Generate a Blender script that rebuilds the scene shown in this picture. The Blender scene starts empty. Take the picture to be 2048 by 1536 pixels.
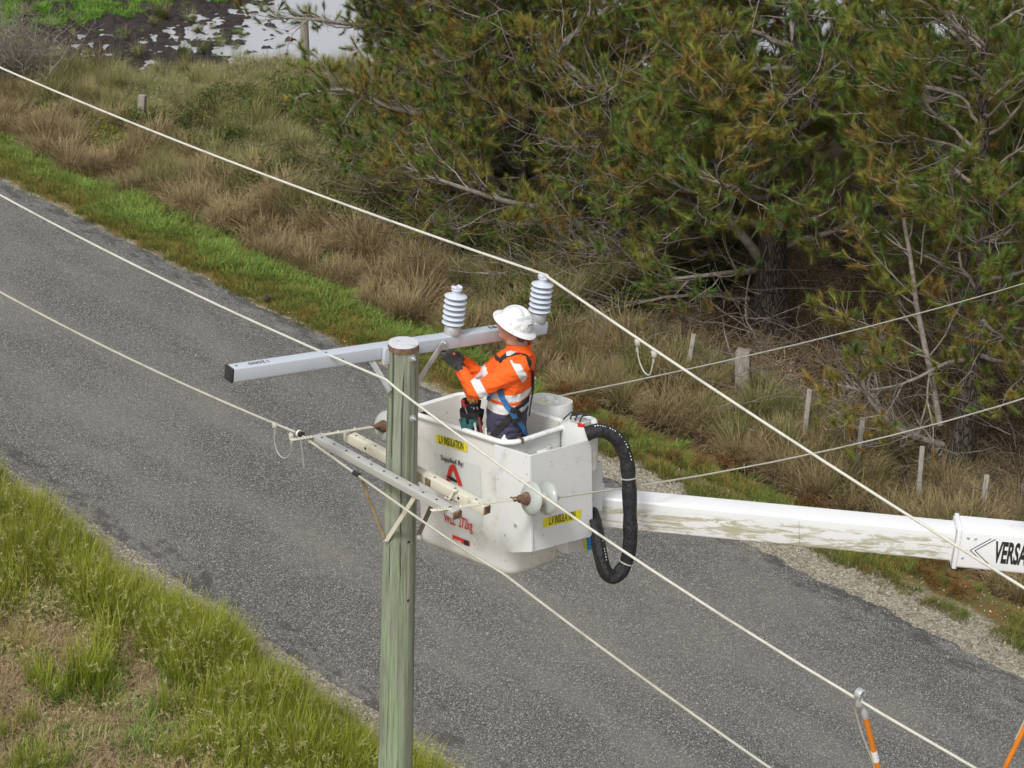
import bpy, bmesh, math, random
import numpy as np
from mathutils import Vector, Matrix, Euler
random.seed(7); rng = np.random.default_rng(7)
sc = bpy.context.scene
COL = sc.collection
# ------------------------------------------------------------------ camera (drone at 15 m, short telephoto)
FPX, PITCH, ROLL, CAMH = 3982.0, math.radians(24.5), math.radians(2.55), 15.0
_F = np.array([0, math.cos(PITCH), -math.sin(PITCH)])
_U0 = np.array([0, math.sin(PITCH), math.cos(PITCH)]); _R0 = np.array([1., 0, 0])
_R = _R0*math.cos(ROLL)+_U0*math.sin(ROLL); _U = _U0*math.cos(ROLL)-_R0*math.sin(ROLL)
_C = np.array([0, 0, CAMH])
cam = bpy.data.objects.new('camera', bpy.data.cameras.new('camera')); COL.objects.link(cam)
cam.data.sensor_width = 36; cam.data.lens = FPX/2048*36; cam.data.clip_end = 2000; cam.data.clip_start = .1
m = Matrix.Identity(4)
for i in range(3):
    m[i][0] = _R[i]; m[i][1] = _U[i]; m[i][2] = -_F[i]; m[i][3] = _C[i]
cam.matrix_world = m
sc.camera = cam
# ------------------------------------------------------------------ light: bright overcast
w = bpy.data.worlds.new('World'); sc.world = w; w.use_nodes = True
nt = w.node_tree; bg = nt.nodes['Background']
sky = nt.nodes.new('ShaderNodeTexSky'); sky.sky_type = 'NISHITA'; sky.sun_disc = False
SUN_EL, SUN_AZ = math.radians(52), math.radians(205)      # azimuth clockwise from +Y
sky.sun_elevation = SUN_EL; sky.sun_rotation = SUN_AZ; sky.air_density = 1.0; sky.dust_density = 4.0
hs = nt.nodes.new('ShaderNodeHueSaturation'); hs.inputs['Saturation'].default_value = 0.14
nt.links.new(sky.outputs[0], hs.inputs['Color']); nt.links.new(hs.outputs[0], bg.inputs[0])
bg.inputs[1].default_value = 0.11
sl = bpy.data.lights.new('sun', 'SUN'); sl.energy = 1.5; sl.angle = math.radians(10); sl.color = (1, .975, .94)
so = bpy.data.objects.new('sun', sl); COL.objects.link(so)
sdir = Vector((math.sin(SUN_AZ)*math.cos(SUN_EL), math.cos(SUN_AZ)*math.cos(SUN_EL), math.sin(SUN_EL)))
so.rotation_euler = sdir.to_track_quat('Z', 'Y').to_euler()
vs = sc.view_settings; vs.view_transform = 'Standard'; vs.look = 'None'; vs.gamma = 1; vs.exposure = 0.40
vs.use_curve_mapping = False
# ------------------------------------------------------------------ placing helpers
def P(u, v, dep):
    return Vector(_C + (_F+_R*((u-1024)/FPX)+_U*((768-v)/FPX))*dep)
def ray(u, v): return _F+_R*((u-1024)/FPX)+_U*((768-v)/FPX)
def G(u, v, z=0.):
    d = ray(u, v); return Vector(_C+d*((z-CAMH)/d[2]))
def proj(X):
    d = np.array(X)-_C; z = d@_F; return 1024+FPX*(d@_R)/z, 768-FPX*(d@_U)/z, z
S2 = math.sqrt(.5)
def RF(t, s, z=0.): return Vector((S2*(t-s), S2*(t+s), z))     # road frame: t across, s along the road
def ts(X): return (S2*(X[0]+X[1]), S2*(-X[0]+X[1]))
# ------------------------------------------------------------------ object helpers
def tag(o, label=None, cat=None, group=None, kind=None):
    for k, v in (('label', label), ('category', cat), ('group', group), ('kind', kind)):
        if v: o[k] = v
    return o
def empty(name, loc=(0, 0, 0)):
    o = bpy.data.objects.new(name, None); COL.objects.link(o); o.location = loc; o.empty_display_size = .1
    return o
def link(name, me, parent=None, mats=()):
    o = bpy.data.objects.new(name, me); COL.objects.link(o)
    for mm in (mats if isinstance(mats, (list, tuple)) else [mats]): me.materials.append(mm)
    if parent is not None: o.parent = parent
    return o
def npmesh(name, V, F, smooth=True):
    """V (n,3), F (m,3) or (m,4) numpy"""
    me = bpy.data.meshes.new(name); V = np.asarray(V, np.float32); F = np.asarray(F, np.int32)
    k = F.shape[1]
    me.vertices.add(len(V)); me.vertices.foreach_set('co', V.ravel())
    me.loops.add(F.size); me.loops.foreach_set('vertex_index', F.ravel())
    me.polygons.add(len(F)); me.polygons.foreach_set('loop_start', np.arange(0, F.size, k, dtype=np.int32))
    me.polygons.foreach_set('loop_total', np.full(len(F), k, np.int32))
    me.polygons.foreach_set('use_smooth', np.full(len(F), smooth, bool))
    me.update(calc_edges=True); return me
def fattr(me, name, vals, dom='POINT'):
    a = me.attributes.new(name, 'FLOAT', dom); a.data.foreach_set('value', np.asarray(vals, np.float32).ravel())
class MB:
    def __init__(s): s.v = []; s.f = []; s.m = []
    def add(s, V, F, mi=0):
        b = len(s.v); s.v += [tuple(x) for x in V]; s.f += [tuple(i+b for i in f) for f in F]; s.m += [mi]*len(F); return s
    def tube(s, pts, rad, n=8, mi=0, cap=True, sq=None):
        pts = [Vector(p) for p in pts]; N = len(pts)
        if not hasattr(rad, '__len__'): rad = [rad]*N
        t0 = (pts[1]-pts[0]).normalized(); a = t0.orthogonal().normalized(); V = []
        for i, p in enumerate(pts):
            t = (pts[min(i+1, N-1)]-pts[max(i-1, 0)]).normalized()
            a = (a-t*a.dot(t)).normalized(); b = t.cross(a)
            for k in range(n):
                an = 2*math.pi*k/n; V.append(p+(a*math.cos(an)+b*math.sin(an))*rad[i])
        F = [(i*n+k, i*n+(k+1) % n, (i+1)*n+(k+1) % n, (i+1)*n+k) for i in range(N-1) for k in range(n)]
        if cap: F += [tuple(range(n))[::-1], tuple((N-1)*n+k for k in range(n))]
        return s.add(V, F, mi)
    def box(s, c, size, R=None, mi=0):
        V = []
        for x in (-.5, .5):
            for y in (-.5, .5):
                for z in (-.5, .5):
                    p = Vector((x*size[0], y*size[1], z*size[2]))
                    if R is not None: p = R @ p
                    V.append(p+Vector(c))
        return s.add(V, [(0, 1, 3, 2), (4, 6, 7, 5), (0, 4, 5, 1), (2, 3, 7, 6), (0, 2, 6, 4), (1, 5, 7, 3)], mi)
    def bar(s, a, b, w, h, up=(0, 0, 1), mi=0):
        a, b = Vector(a), Vector(b); x = (b-a); L = x.length; x.normalize()
        y = Vector(up).cross(x).normalized(); z = x.cross(y)
        R = Matrix((x, y, z)).transposed(); return s.box((a+b)/2, (L, w, h), R, mi)
    def lathe(s, prof, c=(0, 0, 0), ax=(0, 0, 1), n=24, mi=0):
        ax = Vector(ax).normalized(); a = ax.orthogonal().normalized(); b = ax.cross(a); c = Vector(c); V = []
        for r, z in prof:
            for k in range(n):
                an = 2*math.pi*k/n; V.append(c+ax*z+(a*math.cos(an)+b*math.sin(an))*r)
        N = len(prof)
        F = [(i*n+k, i*n+(k+1) % n, (i+1)*n+(k+1) % n, (i+1)*n+k) for i in range(N-1) for k in range(n)]
        F += [tuple(range(n))[::-1], tuple((N-1)*n+k for k in range(n))]
        return s.add(V, F, mi)
    def build(s, name, mats, parent=None, smooth=False, bevel=0, seg=2, auto=True):
        me = bpy.data.meshes.new(name); me.from_pydata(s.v, [], s.f)
        me.polygons.foreach_set('material_index', s.m)
        if bevel:
            bm = bmesh.new(); bm.from_mesh(me); bmesh.ops.remove_doubles(bm, verts=bm.verts, dist=1e-6)
            ed = [e for e in bm.edges if len(e.link_faces) == 2 and e.calc_face_angle(0) > .6]
            bmesh.ops.bevel(bm, geom=ed, offset=bevel, segments=seg, profile=.5, affect='EDGES'); bm.to_mesh(me); bm.free()
        bm = bmesh.new(); bm.from_mesh(me); bmesh.ops.recalc_face_normals(bm, faces=bm.faces); bm.to_mesh(me); bm.free()
        me.update()
        me.polygons.foreach_set('use_smooth', [smooth or bool(bevel)]*len(me.polygons))
        if (smooth or bevel) and auto:
            me.set_sharp_from_angle(angle=math.radians(50))
        return link(name, me, parent, mats)
# ------------------------------------------------------------------ materials
def new_mat(name, col=(.5, .5, .5), rough=.6, metal=0, spec=.5):
    mt = bpy.data.materials.new(name); mt.use_nodes = True; b = mt.node_tree.nodes['Principled BSDF']
    b.inputs['Base Color'].default_value = (*col, 1); b.inputs['Roughness'].default_value = rough
    b.inputs['Metallic'].default_value = metal; b.inputs['Specular IOR Level'].default_value = spec
    return mt
class NB:
    """small node builder"""
    def __init__(s, mt): s.t = mt.node_tree; s.b = s.t.nodes['Principled BSDF']; s.co = None
    def n(s, ty, **kw):
        x = s.t.nodes.new(ty)
        for k, v in kw.items():
            if k in x.inputs.keys() if isinstance(k, str) else False: pass
            setattr(x, k, v)
        return x
    def inp(s, x, k, v):
        if hasattr(v, 'is_output') or isinstance(v, bpy.types.NodeSocket): s.t.links.new(v, x.inputs[k])
        elif v is not None:
            try: x.inputs[k].default_value = v
            except Exception: x.inputs[k].default_value = (*v, 1)
    def obj(s, scale=(1, 1, 1)):
        tc = s.n('ShaderNodeTexCoord'); mp = s.n('ShaderNodeMapping'); mp.inputs['Scale'].default_value = scale
        s.t.links.new(tc.outputs['Object'], mp.inputs['Vector']); return mp.outputs[0]
    def noise(s, scale, detail=4, rough=.55, vec=None, dist=0):
        x = s.n('ShaderNodeTexNoise'); s.inp(x, 'Scale', scale); s.inp(x, 'Detail', detail); s.inp(x, 'Roughness', rough); s.inp(x, 'Distortion', dist)
        if vec is not None: s.inp(x, 'Vector', vec)
        return x.outputs['Fac']
    def voro(s, scale, vec=None, out='Distance', feat='F1'):
        x = s.n('ShaderNodeTexVoronoi'); x.feature = feat; s.inp(x, 'Scale', scale)
        if vec is not None: s.inp(x, 'Vector', vec)
        return x.outputs[out]
    def ramp(s, fac, stops, interp='LINEAR'):
        x = s.n('ShaderNodeValToRGB'); e = x.color_ramp.elements; x.color_ramp.interpolation = interp
        while len(e) < len(stops): e.new(.5)
        for el, (p, c) in zip(e, stops):
            el.position = p; el.color = (*c, 1) if hasattr(c, '__len__') else (c, c, c, 1)
        s.inp(x, 'Fac', fac); return x.outputs[0]
    def mix(s, f, a, b, mode='MIX'):
        x = s.n('ShaderNodeMix'); x.data_type = 'RGBA'; x.blend_type = mode
        s.inp(x, 0, f)
        for k, v in ((6, a), (7, b)):
            if isinstance(v, bpy.types.NodeSocket): s.t.links.new(v, x.inputs[k])
            else: x.inputs[k].default_value = (*v, 1) if len(v) == 3 else v
        return x.outputs[2]
    def math(s, op, a, b=None, c=None, clamp=False):
        x = s.n('ShaderNodeMath'); x.operation = op; x.use_clamp = clamp
        for k, v in ((0, a), (1, b), (2, c)):
            if v is not None: s.inp(x, k, v)
        return x.outputs[0]
    def attr(s, name, ty='GEOMETRY'):
        x = s.n('ShaderNodeAttribute'); x.attribute_name = name; x.attribute_type = ty; return x
    def sep(s, vec):
        x = s.n('ShaderNodeSeparateXYZ'); s.inp(x, 0, vec); return x.outputs
    def col(s, c): s.inp(s.b, 'Base Color', c)
    def rough(s, c): s.inp(s.b, 'Roughness', c)
    def bump(s, h, dist=.01, strength=1):
        x = s.n('ShaderNodeBump'); s.inp(x, 'Height', h); s.inp(x, 'Distance', dist); s.inp(x, 'Strength', strength)
        s.t.links.new(x.outputs[0], s.b.inputs['Normal'])
def step(nb, v, lo, hi): 
    x = nb.n('ShaderNodeMapRange'); x.interpolation_type = 'SMOOTHSTEP'; nb.inp(x, 0, v); nb.inp(x, 1, lo); nb.inp(x, 2, hi); return x.outputs[0]
def worn(name, col, dirt, scale=6, amt=.5, rough=.4, metal=0, stretch=(1, 1, 1), bump=.0, fine=60, specks=None):
    mt = new_mat(name, col, rough, metal); nb = NB(mt); o = nb.obj(stretch)
    a = nb.noise(scale, 6, .65, o); f = step(nb, a, .62-amt*.3, .85-amt*.3)
    c = nb.mix(f, col, dirt); g = nb.noise(fine, 3, .6, o); c = nb.mix(nb.math('MULTIPLY', g, .25), c, tuple(x*.7 for x in col))
    if specks:
        v = nb.noise(specks, 2, .5, nb.obj()); f2 = step(nb, v, .70, .74); c = nb.mix(nb.math('MULTIPLY', f2, .7), c, tuple(x*.35 for x in dirt))
    if specks:
        sc1 = nb.noise(9, 5, .75, nb.obj((1, 1, 5)), 1.2); sc2 = nb.noise(14, 4, .7, nb.obj((4, 4, .6)), .6)
        c = nb.mix(nb.math('MULTIPLY', step(nb, sc1, .66, .70), .35), c, tuple(x*.55 for x in dirt)); c = nb.mix(nb.math('MULTIPLY', step(nb, sc2, .68, .74), .28), c, tuple(x*.8 for x in dirt))
    nb.col(c); nb.rough(nb.math('ADD', nb.math('MULTIPLY', a, .3), rough-.1))
    if bump: nb.bump(g, bump)
    return mt
M = {}
M['gelcoat'] = worn('bucket_gelcoat', (.76, .77, .75), (.50, .49, .41), 3.5, .30, .35, specks=26)
M['gel_inner'] = worn('bucket_liner', (.70, .68, .63), (.45, .42, .36), 4, .35, .5, specks=22)
M['white_metal'] = worn('white_cover_panel', (.72, .73, .73), (.50, .50, .47), 5, .25, .4, specks=30)
M['galv'] = worn('galvanised_steel', (.56, .57, .58), (.36, .36, .36), 12, .5, .45, .55)
M['old_fibre'] = worn('weathered_fibreglass', (.66, .635, .52), (.36, .31, .20), 9, .22, .7, stretch=(1, 1, 1))
M['old_galv'] = worn('weathered_galvanised_arm', (.56, .56, .53), (.36, .33, .26), 10, .25, .5, .35)
M['armpaint'] = worn('pale_blue_grey_arm', (.50, .54, .60), (.42, .45, .5), 5, .4, .38)
M['black'] = worn('black_rubber', (.022, .022, .024), (.05, .05, .05), 8, .4, .6)
M['insul'] = worn('pale_blue_silicone', (.56, .60, .68), (.50, .54, .61), 8, .3, .5)
M['porc'] = worn('grey_porcelain', (.42, .45, .42), (.33, .36, .33), 8, .5, .13)
M['rust'] = worn('rusty_casting', (.12, .066, .038), (.24, .155, .10), 18, .6, .9, bump=.004)
M['wire'] = worn('oxidised_conductor', (.50, .49, .41), (.36, .35, .28), 5, .5, .5, .1)
M['wirepale'] = worn('pale_conductor', (.63, .62, .54), (.45, .45, .38), 5, .5, .5, .1)
M['orange_rod'] = worn('orange_fibreglass', (.72, .22, .02), (.5, .12, .02), 6, .4, .3)
M['ylw'] = new_mat('yellow_decal', (.72, .66, .03), .4)
M['ink'] = new_mat('black_print', (.018, .018, .018), .5)
M['red'] = new_mat('red_print', (.62, .03, .025), .4)
M['blueprint'] = new_mat('blue_decal', (.03, .33, .70), .4)
M['whiteprint'] = new_mat('white_print', (.8, .8, .8), .4)
M['greypr'] = new_mat('grey_mesh_print', (.44, .47, .48), .5)
# boom with moss staining
mt = M['boom'] = new_mat('mossy_white_boom', (.78, .79, .80), .3); nb = NB(mt)
o1 = nb.obj((2.2, 7, 13)); o0 = nb.obj((1, 1, 1))
f1 = step(nb, nb.noise(1.7, 9, .72, o1, .6), .475, .56)
side = step(nb, nb.sep(nb.n('ShaderNodeTexCoord').outputs['Object'])[2], .085, .03)
f1 = nb.math('MULTIPLY', f1, side)
f1 = nb.math('MULTIPLY', f1, step(nb, nb.noise(1.3, 3, .5, o0), .30, .42))
c = nb.mix(nb.math('MULTIPLY', f1, .75), (.78, .79, .80), (.30, .29, .12))
c = nb.mix(nb.math('MULTIPLY', nb.noise(5, 5, .6, o1), .16), c, (.45, .46, .46)); nb.col(c)
M['boomclean'] = worn('white_boom_collar', (.78, .79, .81), (.58, .59, .6), 2.5, .35, .28)
# pole timber
mt = M['pole'] = new_mat('green_treated_timber', (.3, .34, .26), .85); nb = NB(mt)
a = nb.noise(1.0, 8, .7, nb.obj((16, 16, .7)), .4); b = nb.noise(1.0, 8, .75, nb.obj((60, 60, 1.1)), .3); g = nb.noise(1.2, 4, .6, nb.obj((3.5, 3.5, .7)))
c = nb.ramp(a, [(.30, (.085, .088, .062)), (.45, (.20, .215, .155)), (.58, (.32, .345, .275)), (.75, (.22, .28, .18))])
c = nb.mix(step(nb, g, .46, .64), c, nb.ramp(b, [(.34, (.10, .13, .06)), (.48, (.25, .32, .19)), (.62, (.35, .43, .30))]))
c = nb.mix(nb.math('MULTIPLY', step(nb, b, .54, .64), .5), c, (.12, .125, .085))
cr = step(nb, nb.noise(1.0, 6, .6, nb.obj((22, 22, .35)), .3), .59, .612)
c = nb.mix(nb.math('MULTIPLY', cr, .8), c, (.045, .045, .032)); nb.col(c)
nb.bump(nb.math('SUBTRACT', b, nb.math('MULTIPLY', cr, 1.2)), .012)
M['endgrain'] = worn('pale_cap_plate', (.62, .63, .67), (.38, .37, .36), 14, .4, .6, bump=.01, specks=40)
M['oldwood'] = worn('grey_fence_timber', (.34, .31, .26), (.17, .14, .10), 6, .6, .9, stretch=(8, 8, 1), bump=.01)
M['peg'] = worn('pale_fence_dropper', (.36, .34, .29), (.20, .17, .13), 6, .6, .9, stretch=(8, 8, 1), bump=.006)
M['fwire'] = new_mat('fence_wire', (.10, .09, .08), .6, .6)
M['cone'] = new_mat('pine_cone_scales', (.26, .19, .12), .8)
M['darkcone'] = new_mat('dark_cone', (.07, .05, .04), .9)
# ------------------------------------------------------------------ ground
from mathutils import noise as mn
def vnoise(x, y, seed=0, oct=4):
    """fast value noise, numpy"""
    x = np.asarray(x, float); y = np.asarray(y, float); r = np.random.default_rng(seed); T = r.random((256, 256)); out = 0; amp = .5; tot = 0
    for o in range(oct):
        xi = np.floor(x).astype(int); yi = np.floor(y).astype(int); fx = x-xi; fy = y-yi
        fx = fx*fx*(3-2*fx); fy = fy*fy*(3-2*fy)
        g = lambda i, j: T[(xi+i) % 256, (yi+j) % 256]
        out = out+amp*((g(0, 0)*(1-fx)+g(1, 0)*fx)*(1-fy)+(g(0, 1)*(1-fx)+g(1, 1)*fx)*fy); tot += amp; amp *= .5; x = x*2.03+17.3; y = y*2.03+5.7
    return out/tot
def sm(a, b, x): 
    k = np.clip((np.asarray(x, float)-a)/(b-a), 0, 1); return k*k*(3-2*k)
WATER = -.42
def paddock(t, s):      # 1 where the wet paddock is
    return sm(0, 1.1, s+.62*(t-28)-44.2+1.2*(vnoise(s*.6, t*.6, 3)-.5))*sm(26.9, 27.9, t+.5*(vnoise(s*.6, t*.3, 4)-.5))
def height(t, s):
    t = np.asarray(t, float); s = np.asarray(s, float)
    n = vnoise(t*.9, s*.9, 1)-.5; n2 = vnoise(t*3.5, s*3.5, 2)-.5
    z = -.035+0*t
    z = z+np.where(t < 14.6, sm(0, 2.5, 14.6-t)*(.10*n*2+.05*n2)-.10*sm(1, 5, 14.6-t), 0)
    z = z+np.where(t > 22, sm(.3, 2, t-22)*(.22*n+.07*n2)-.22*sm(.8, 2.2, t-22)+.25*sm(2.6, 3.8, t-22), 0)
    p = paddock(t, s)
    mud = (vnoise(t*1.2, s*1.2, 11, 4)-.5)*.55+(vnoise(t*4.6, s*4.6, 12, 4)-.5)*.85
    # open water grows to the right and beyond; clods to the left
    vp = t-.75*(s-46.06)+1.2*(vnoise(t*.7, s*.7, 13)-.5)
    bias = .045-.12*sm(31.5, 36.0, vp)-.30*sm(35.8, 38, vp)+.12*sm(49.2, 50.6, s)*sm(35.5, 33.5, vp)
    zm = WATER+bias+mud*.52
    return z*(1-p)+zm*p
ground_rot = Euler((0, 0, math.radians(-45)))
# local x = t, local y = s  ->  world (S2(t-s), S2(t+s)) is a rotation by +45 degrees
ground_rot = Euler((0, 0, math.radians(45)))
T = np.concatenate([np.arange(-12, 6, .6), np.arange(6, 14.2, .14), np.arange(14.2, 22.4, .4), np.arange(22.4, 38, .085), np.arange(38, 50, .35), np.arange(50, 121, 2.5)])
S = np.concatenate([np.arange(-40, 6, 1.0), np.arange(6, 34, .14), np.arange(34, 56, .085), np.arange(56, 131, 1.5)])
TT, SS = np.meshgrid(T, S, indexing='ij'); ZZ = height(TT, SS)
nT, nS = TT.shape; ii = (np.arange(nT-1)[:, None]*nS+np.arange(nS-1)[None, :]).ravel()
me = npmesh('ground', np.stack([TT, SS, ZZ], -1).reshape(-1, 3), np.stack([ii, ii+nS, ii+nS+1, ii+1], -1))
fattr(me, 'pad', paddock(TT, SS).ravel())
mt = new_mat('verge_and_paddock_ground', (.1, .09, .05), .95); nb = NB(mt); o = nb.obj(); xyz = nb.sep(o)
n1 = nb.noise(.7, 5, .6, o); n2 = nb.noise(3.2, 5, .65, o); n3 = nb.noise(38, 4, .7, o); n4 = nb.noise(11, 4, .6, o)
tj = nb.math('ADD', xyz[0], nb.math('MULTIPLY', nb.math('SUBTRACT', n2, .5), .9))
gravel = nb.ramp(nb.voro(36, o, 'Color'), [(.0, (.06, .055, .045)), (.35, (.24, .215, .165)), (.7, (.40, .37, .29)), (1, (.66, .63, .55))])
gravel = nb.mix(nb.math('MULTIPLY', step(nb, n3, .45, .6), .6), gravel, (.36, .31, .21))
gravel = nb.mix(nb.math('MULTIPLY', step(nb, n4, .52, .66), .6), gravel, (.12, .105, .085))
moss = nb.mix(step(nb, n4, .4, .6), (.14, .14, .035), (.21, .115, .03))
litter = nb.ramp(n3, [(.3, (.022, .013, .008)), (.5, (.055, .030, .017)), (.7, (.12, .07, .038))])
straw = nb.ramp(n3, [(.3, (.16, .11, .065)), (.5, (.34, .245, .15)), (.72, (.50, .39, .26))])
straw = nb.mix(nb.math('MULTIPLY', step(nb, n2, .56, .70), .7), straw, (.12, .12, .04))
c = nb.mix(step(nb, tj, 13.85, 14.1), straw, gravel)
far = step(nb, tj, 18, 19)
# far verge: gravel then moss, gravel wider towards the near (low s) end
gw = nb.math('ADD', 22.08, nb.math('MULTIPLY', step(nb, xyz[1], 25, 18), 1.0))
fz = step(nb, nb.math('SUBTRACT', tj, gw), -.15, .15)
patch = nb.math('MULTIPLY', step(nb, n2, .5, .58), step(nb, xyz[1], 26, 22))
c2 = nb.mix(fz, gravel, moss); c2 = nb.mix(step(nb, tj, 23.9, 24.6), c2, litter)
c = nb.mix(far, c, c2)
mud = nb.ramp(nb.noise(6, 6, .7, o), [(.3, (.010, .008, .007)), (.55, (.028, .019, .015)), (.75, (.085, .058, .04))])
pad = nb.attr('pad').outputs['Fac']; c = nb.mix(step(nb, pad, .25, .55), c, mud); nb.col(c)
nb.rough(nb.math('SUBTRACT', .95, nb.math('MULTIPLY', pad, .4)))
nb.bump(nb.math('ADD', n3, n4), .03)
g = link('ground', me, None, mt); g.rotation_euler = ground_rot; tag(g, kind='structure')
big = MB().add([(-900, -900, -2), (900, -900, -2), (900, 900, -2), (-900, 900, -2)], [(0, 1, 2, 3)]).build('terrain', new_mat('distant_pasture', (.09, .11, .04), .95)); tag(big, kind='structure')
# water: the sky's pale reflection is put into its grey base colour
mt = new_mat('sky_tinted_pond_water', (.40, .41, .44), .06, 0, .9); nb = NB(mt)
nb.bump(nb.noise(3, 4, .5, nb.obj()), .004, .5)
wt = MB().add([(26, 34, WATER), (120, 34, WATER), (120, 130, WATER), (26, 130, WATER)], [(0, 1, 2, 3)]).build('water', mt); wt.rotation_euler = ground_rot; tag(wt, kind='structure')
# road: chip seal sheet with ragged edges
ys = np.arange(-40, 130, .06); el = 14.62+.10*(vnoise(ys*1.1, ys*0, 21)-.5)+.10*(vnoise(ys*7, ys*0, 22)-.5)
er = 22.0+.16*(vnoise(ys*.9, ys*0, 23)-.5)+.16*(vnoise(ys*6, ys*0, 24)-.5)
K = 9; fr = np.linspace(0, 1, K)
X = el[:, None]*(1-fr)+er[:, None]*fr; Y = np.repeat(ys[:, None], K, 1)
Z = .035*(1-((fr-.5)*2)**2)[None, :]+0*X; Z[:, 0] -= .03; Z[:, -1] -= .03
ii = (np.arange(len(ys)-1)[:, None]*K+np.arange(K-1)[None, :]).ravel()
me = npmesh('road', np.stack([X, Y, Z], -1).reshape(-1, 3), np.stack([ii, ii+1, ii+K+1, ii+K], -1))
mt = new_mat('chip_seal', (.1, .1, .1), .85); nb = NB(mt); o = nb.obj(); xyz = nb.sep(o)
vc = nb.voro(68, o, 'Color'); s1 = nb.sep(vc)[0]; n1 = nb.noise(52, 3, .75, o); n2 = nb.noise(.8, 5, .6, nb.obj((1, .35, 1))); n3 = nb.noise(2.2, 6, .75, nb.obj((1.5, .7, 1)))
st = nb.ramp(s1, [(.0, (.045, .045, .042)), (.4, (.15, .148, .138)), (.75, (.27, .265, .245)), (.92, (.42, .41, .38)), (1, (.66, .64, .59))])
st = nb.mix(step(nb, n1, .40, .56), (.06, .059, .055), st)
wp = nb.math('ADD', nb.math('ADD', nb.ramp(nb.math('MULTIPLY', nb.math('SUBTRACT', xyz[0], 15.4), .143), [(0, 0.), (.13, 0.), (.20, 1.), (.27, 0.), (.36, 0.), (.43, 1.), (.50, 0.), (.60, 0.), (.67, .8), (.74, 0.)]), 0), 0)
st = nb.mix(nb.math('MULTIPLY', wp, .22), st, (.27, .255, .23))
# wheel paths slightly paler and browner, edges bitumen rich
st = nb.mix(nb.math('MULTIPLY', step(nb, n2, .40, .66), .38), st, (.25, .235, .21))
ed = nb.math('MAXIMUM', step(nb, xyz[0], 21.05, 21.9), step(nb, xyz[0], 15.5, 14.75))
tarf = step(nb, nb.math('ADD', n3, nb.math('MULTIPLY', ed, .16)), .64, .71)
st = nb.mix(nb.math('MULTIPLY', tarf, .6), st, (.042, .037, .036))
st = nb.mix(nb.math('MULTIPLY', nb.math('MULTIPLY', step(nb, n3, .46, .34), step(nb, xyz[0], 20.2, 21.4)), .45), st, (.30, .295, .285))
nb.col(st); nb.bump(nb.math('ADD', s1, n1), .02, .8)
rd = link('road', me, None, mt); rd.rotation_euler = ground_rot; rd.location.z = .004; tag(rd, kind='structure')
# ------------------------------------------------------------------ utility pole
ZUP = Vector((0, 0, 1)); ND = Vector((S2, S2, 0)); DD = Vector((-S2, S2, 0))   # ND: away-right, DD: away-left (wire direction)
PT = P(807, 686, 14.1)
pole = tag(empty('utility_pole', (PT.x, PT.y, 0)), 'round green treated timber power pole with pale capped top in the foreground', 'power pole')
PO = Vector((PT.x, PT.y, 0))
def prad(z): return .107+.0085*(PT.z-z)*1.0 if PT.z-z < 3 else .1325+.0045*(PT.z-z-3)
n = 72; zs = np.concatenate([[-.4], np.linspace(0, 4.5, 12), np.linspace(4.7, PT.z-.02, 60)]); V = []
for z in zs:
    for k in range(n):
        a = 2*math.pi*k/n; q = mn.noise(Vector((math.cos(a)*9, math.sin(a)*9, z*.25)))*.004+mn.noise(Vector((math.cos(a)*1.2, math.sin(a)*1.2, z*.5)))*.006
        q += min(0, mn.noise(Vector((math.cos(a)*16, math.sin(a)*16, z*.18+5)))+.28)*.02
        r = prad(z)+q; V.append((math.cos(a)*r, math.sin(a)*r, z))
F = [(i*n+k, i*n+(k+1) % n, (i+1)*n+(k+1) % n, (i+1)*n+k) for i in range(len(zs)-1) for k in range(n)]+[tuple((len(zs)-1)*n+k for k in range(n))]
mb = MB(); mb.add(V, F); mb.build('shaft', M['pole'], pole, smooth=True)
mb = MB(); V = []
for j, (dr, z) in enumerate([(.003, -.040), (.004, -.03), (.004, .0), (.001, .006), (-.03, .009), (-.06, .011), (-.105, .012)]):
    for k in range(48):
        a = 2*math.pi*k/48; r = max(.001, prad(PT.z)+dr+.005*mn.noise(Vector((math.cos(a)*3, math.sin(a)*3, j*.05)))); zz = z
        if j == 0: zz -= .010*(mn.noise(Vector((math.cos(a)*4, math.sin(a)*4, 7)))+.5)
        V.append((math.cos(a)*r, math.sin(a)*r, PT.z+zz+.002*mn.noise(Vector((math.cos(a)*r*40, math.sin(a)*r*40, 0)))))
F = [(i*48+k, i*48+(k+1) % 48, (i+1)*48+(k+1) % 48, (i+1)*48+k) for i in range(6) for k in range(48)]
mb.add(V, F, 0); mb.m = [0 if i < 96 else 1 for i in range(len(F))]
mb.build('cap', [M['rust'], M['endgrain']], pole, smooth=True)
def pole_pt(u, v):      # point of the shaft's visible skin under a pixel
    d = Vector(ray(u, v)); c = Vector(_C)
    a = d.x**2+d.y**2; ox, oy = c.x-PO.x, c.y-PO.y; r = .125
    for _ in range(3):
        b = 2*(ox*d.x+oy*d.y); q = b*b-4*a*(ox*ox+oy*oy-r*r); k = (-b-math.sqrt(max(q, 0)))/(2*a); X = c+d*k; r = prad(X.z)
    return X
def bolt(X, nrm, parent, s=1.0, name='bolt'):
    mb = MB(); mb.lathe([(.026*s, -.004), (.026*s, .004), (.024*s, .005)], X, nrm, 16)
    mb.lathe([(.015*s, .004), (.015*s, .016*s), (.012*s, .019*s)], X, nrm, 6); mb.lathe([(.008*s, .01), (.008*s, .034*s), (.006*s, .036*s)], X, nrm, 10)
    return mb.build(name, M['galv'], parent)
for px in ((825, 717), (825, 836)):
    X = pole_pt(*px)-PO; nn = Vector((X.x, X.y, 0)).normalized(); bolt(X, nn, pole)
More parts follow.
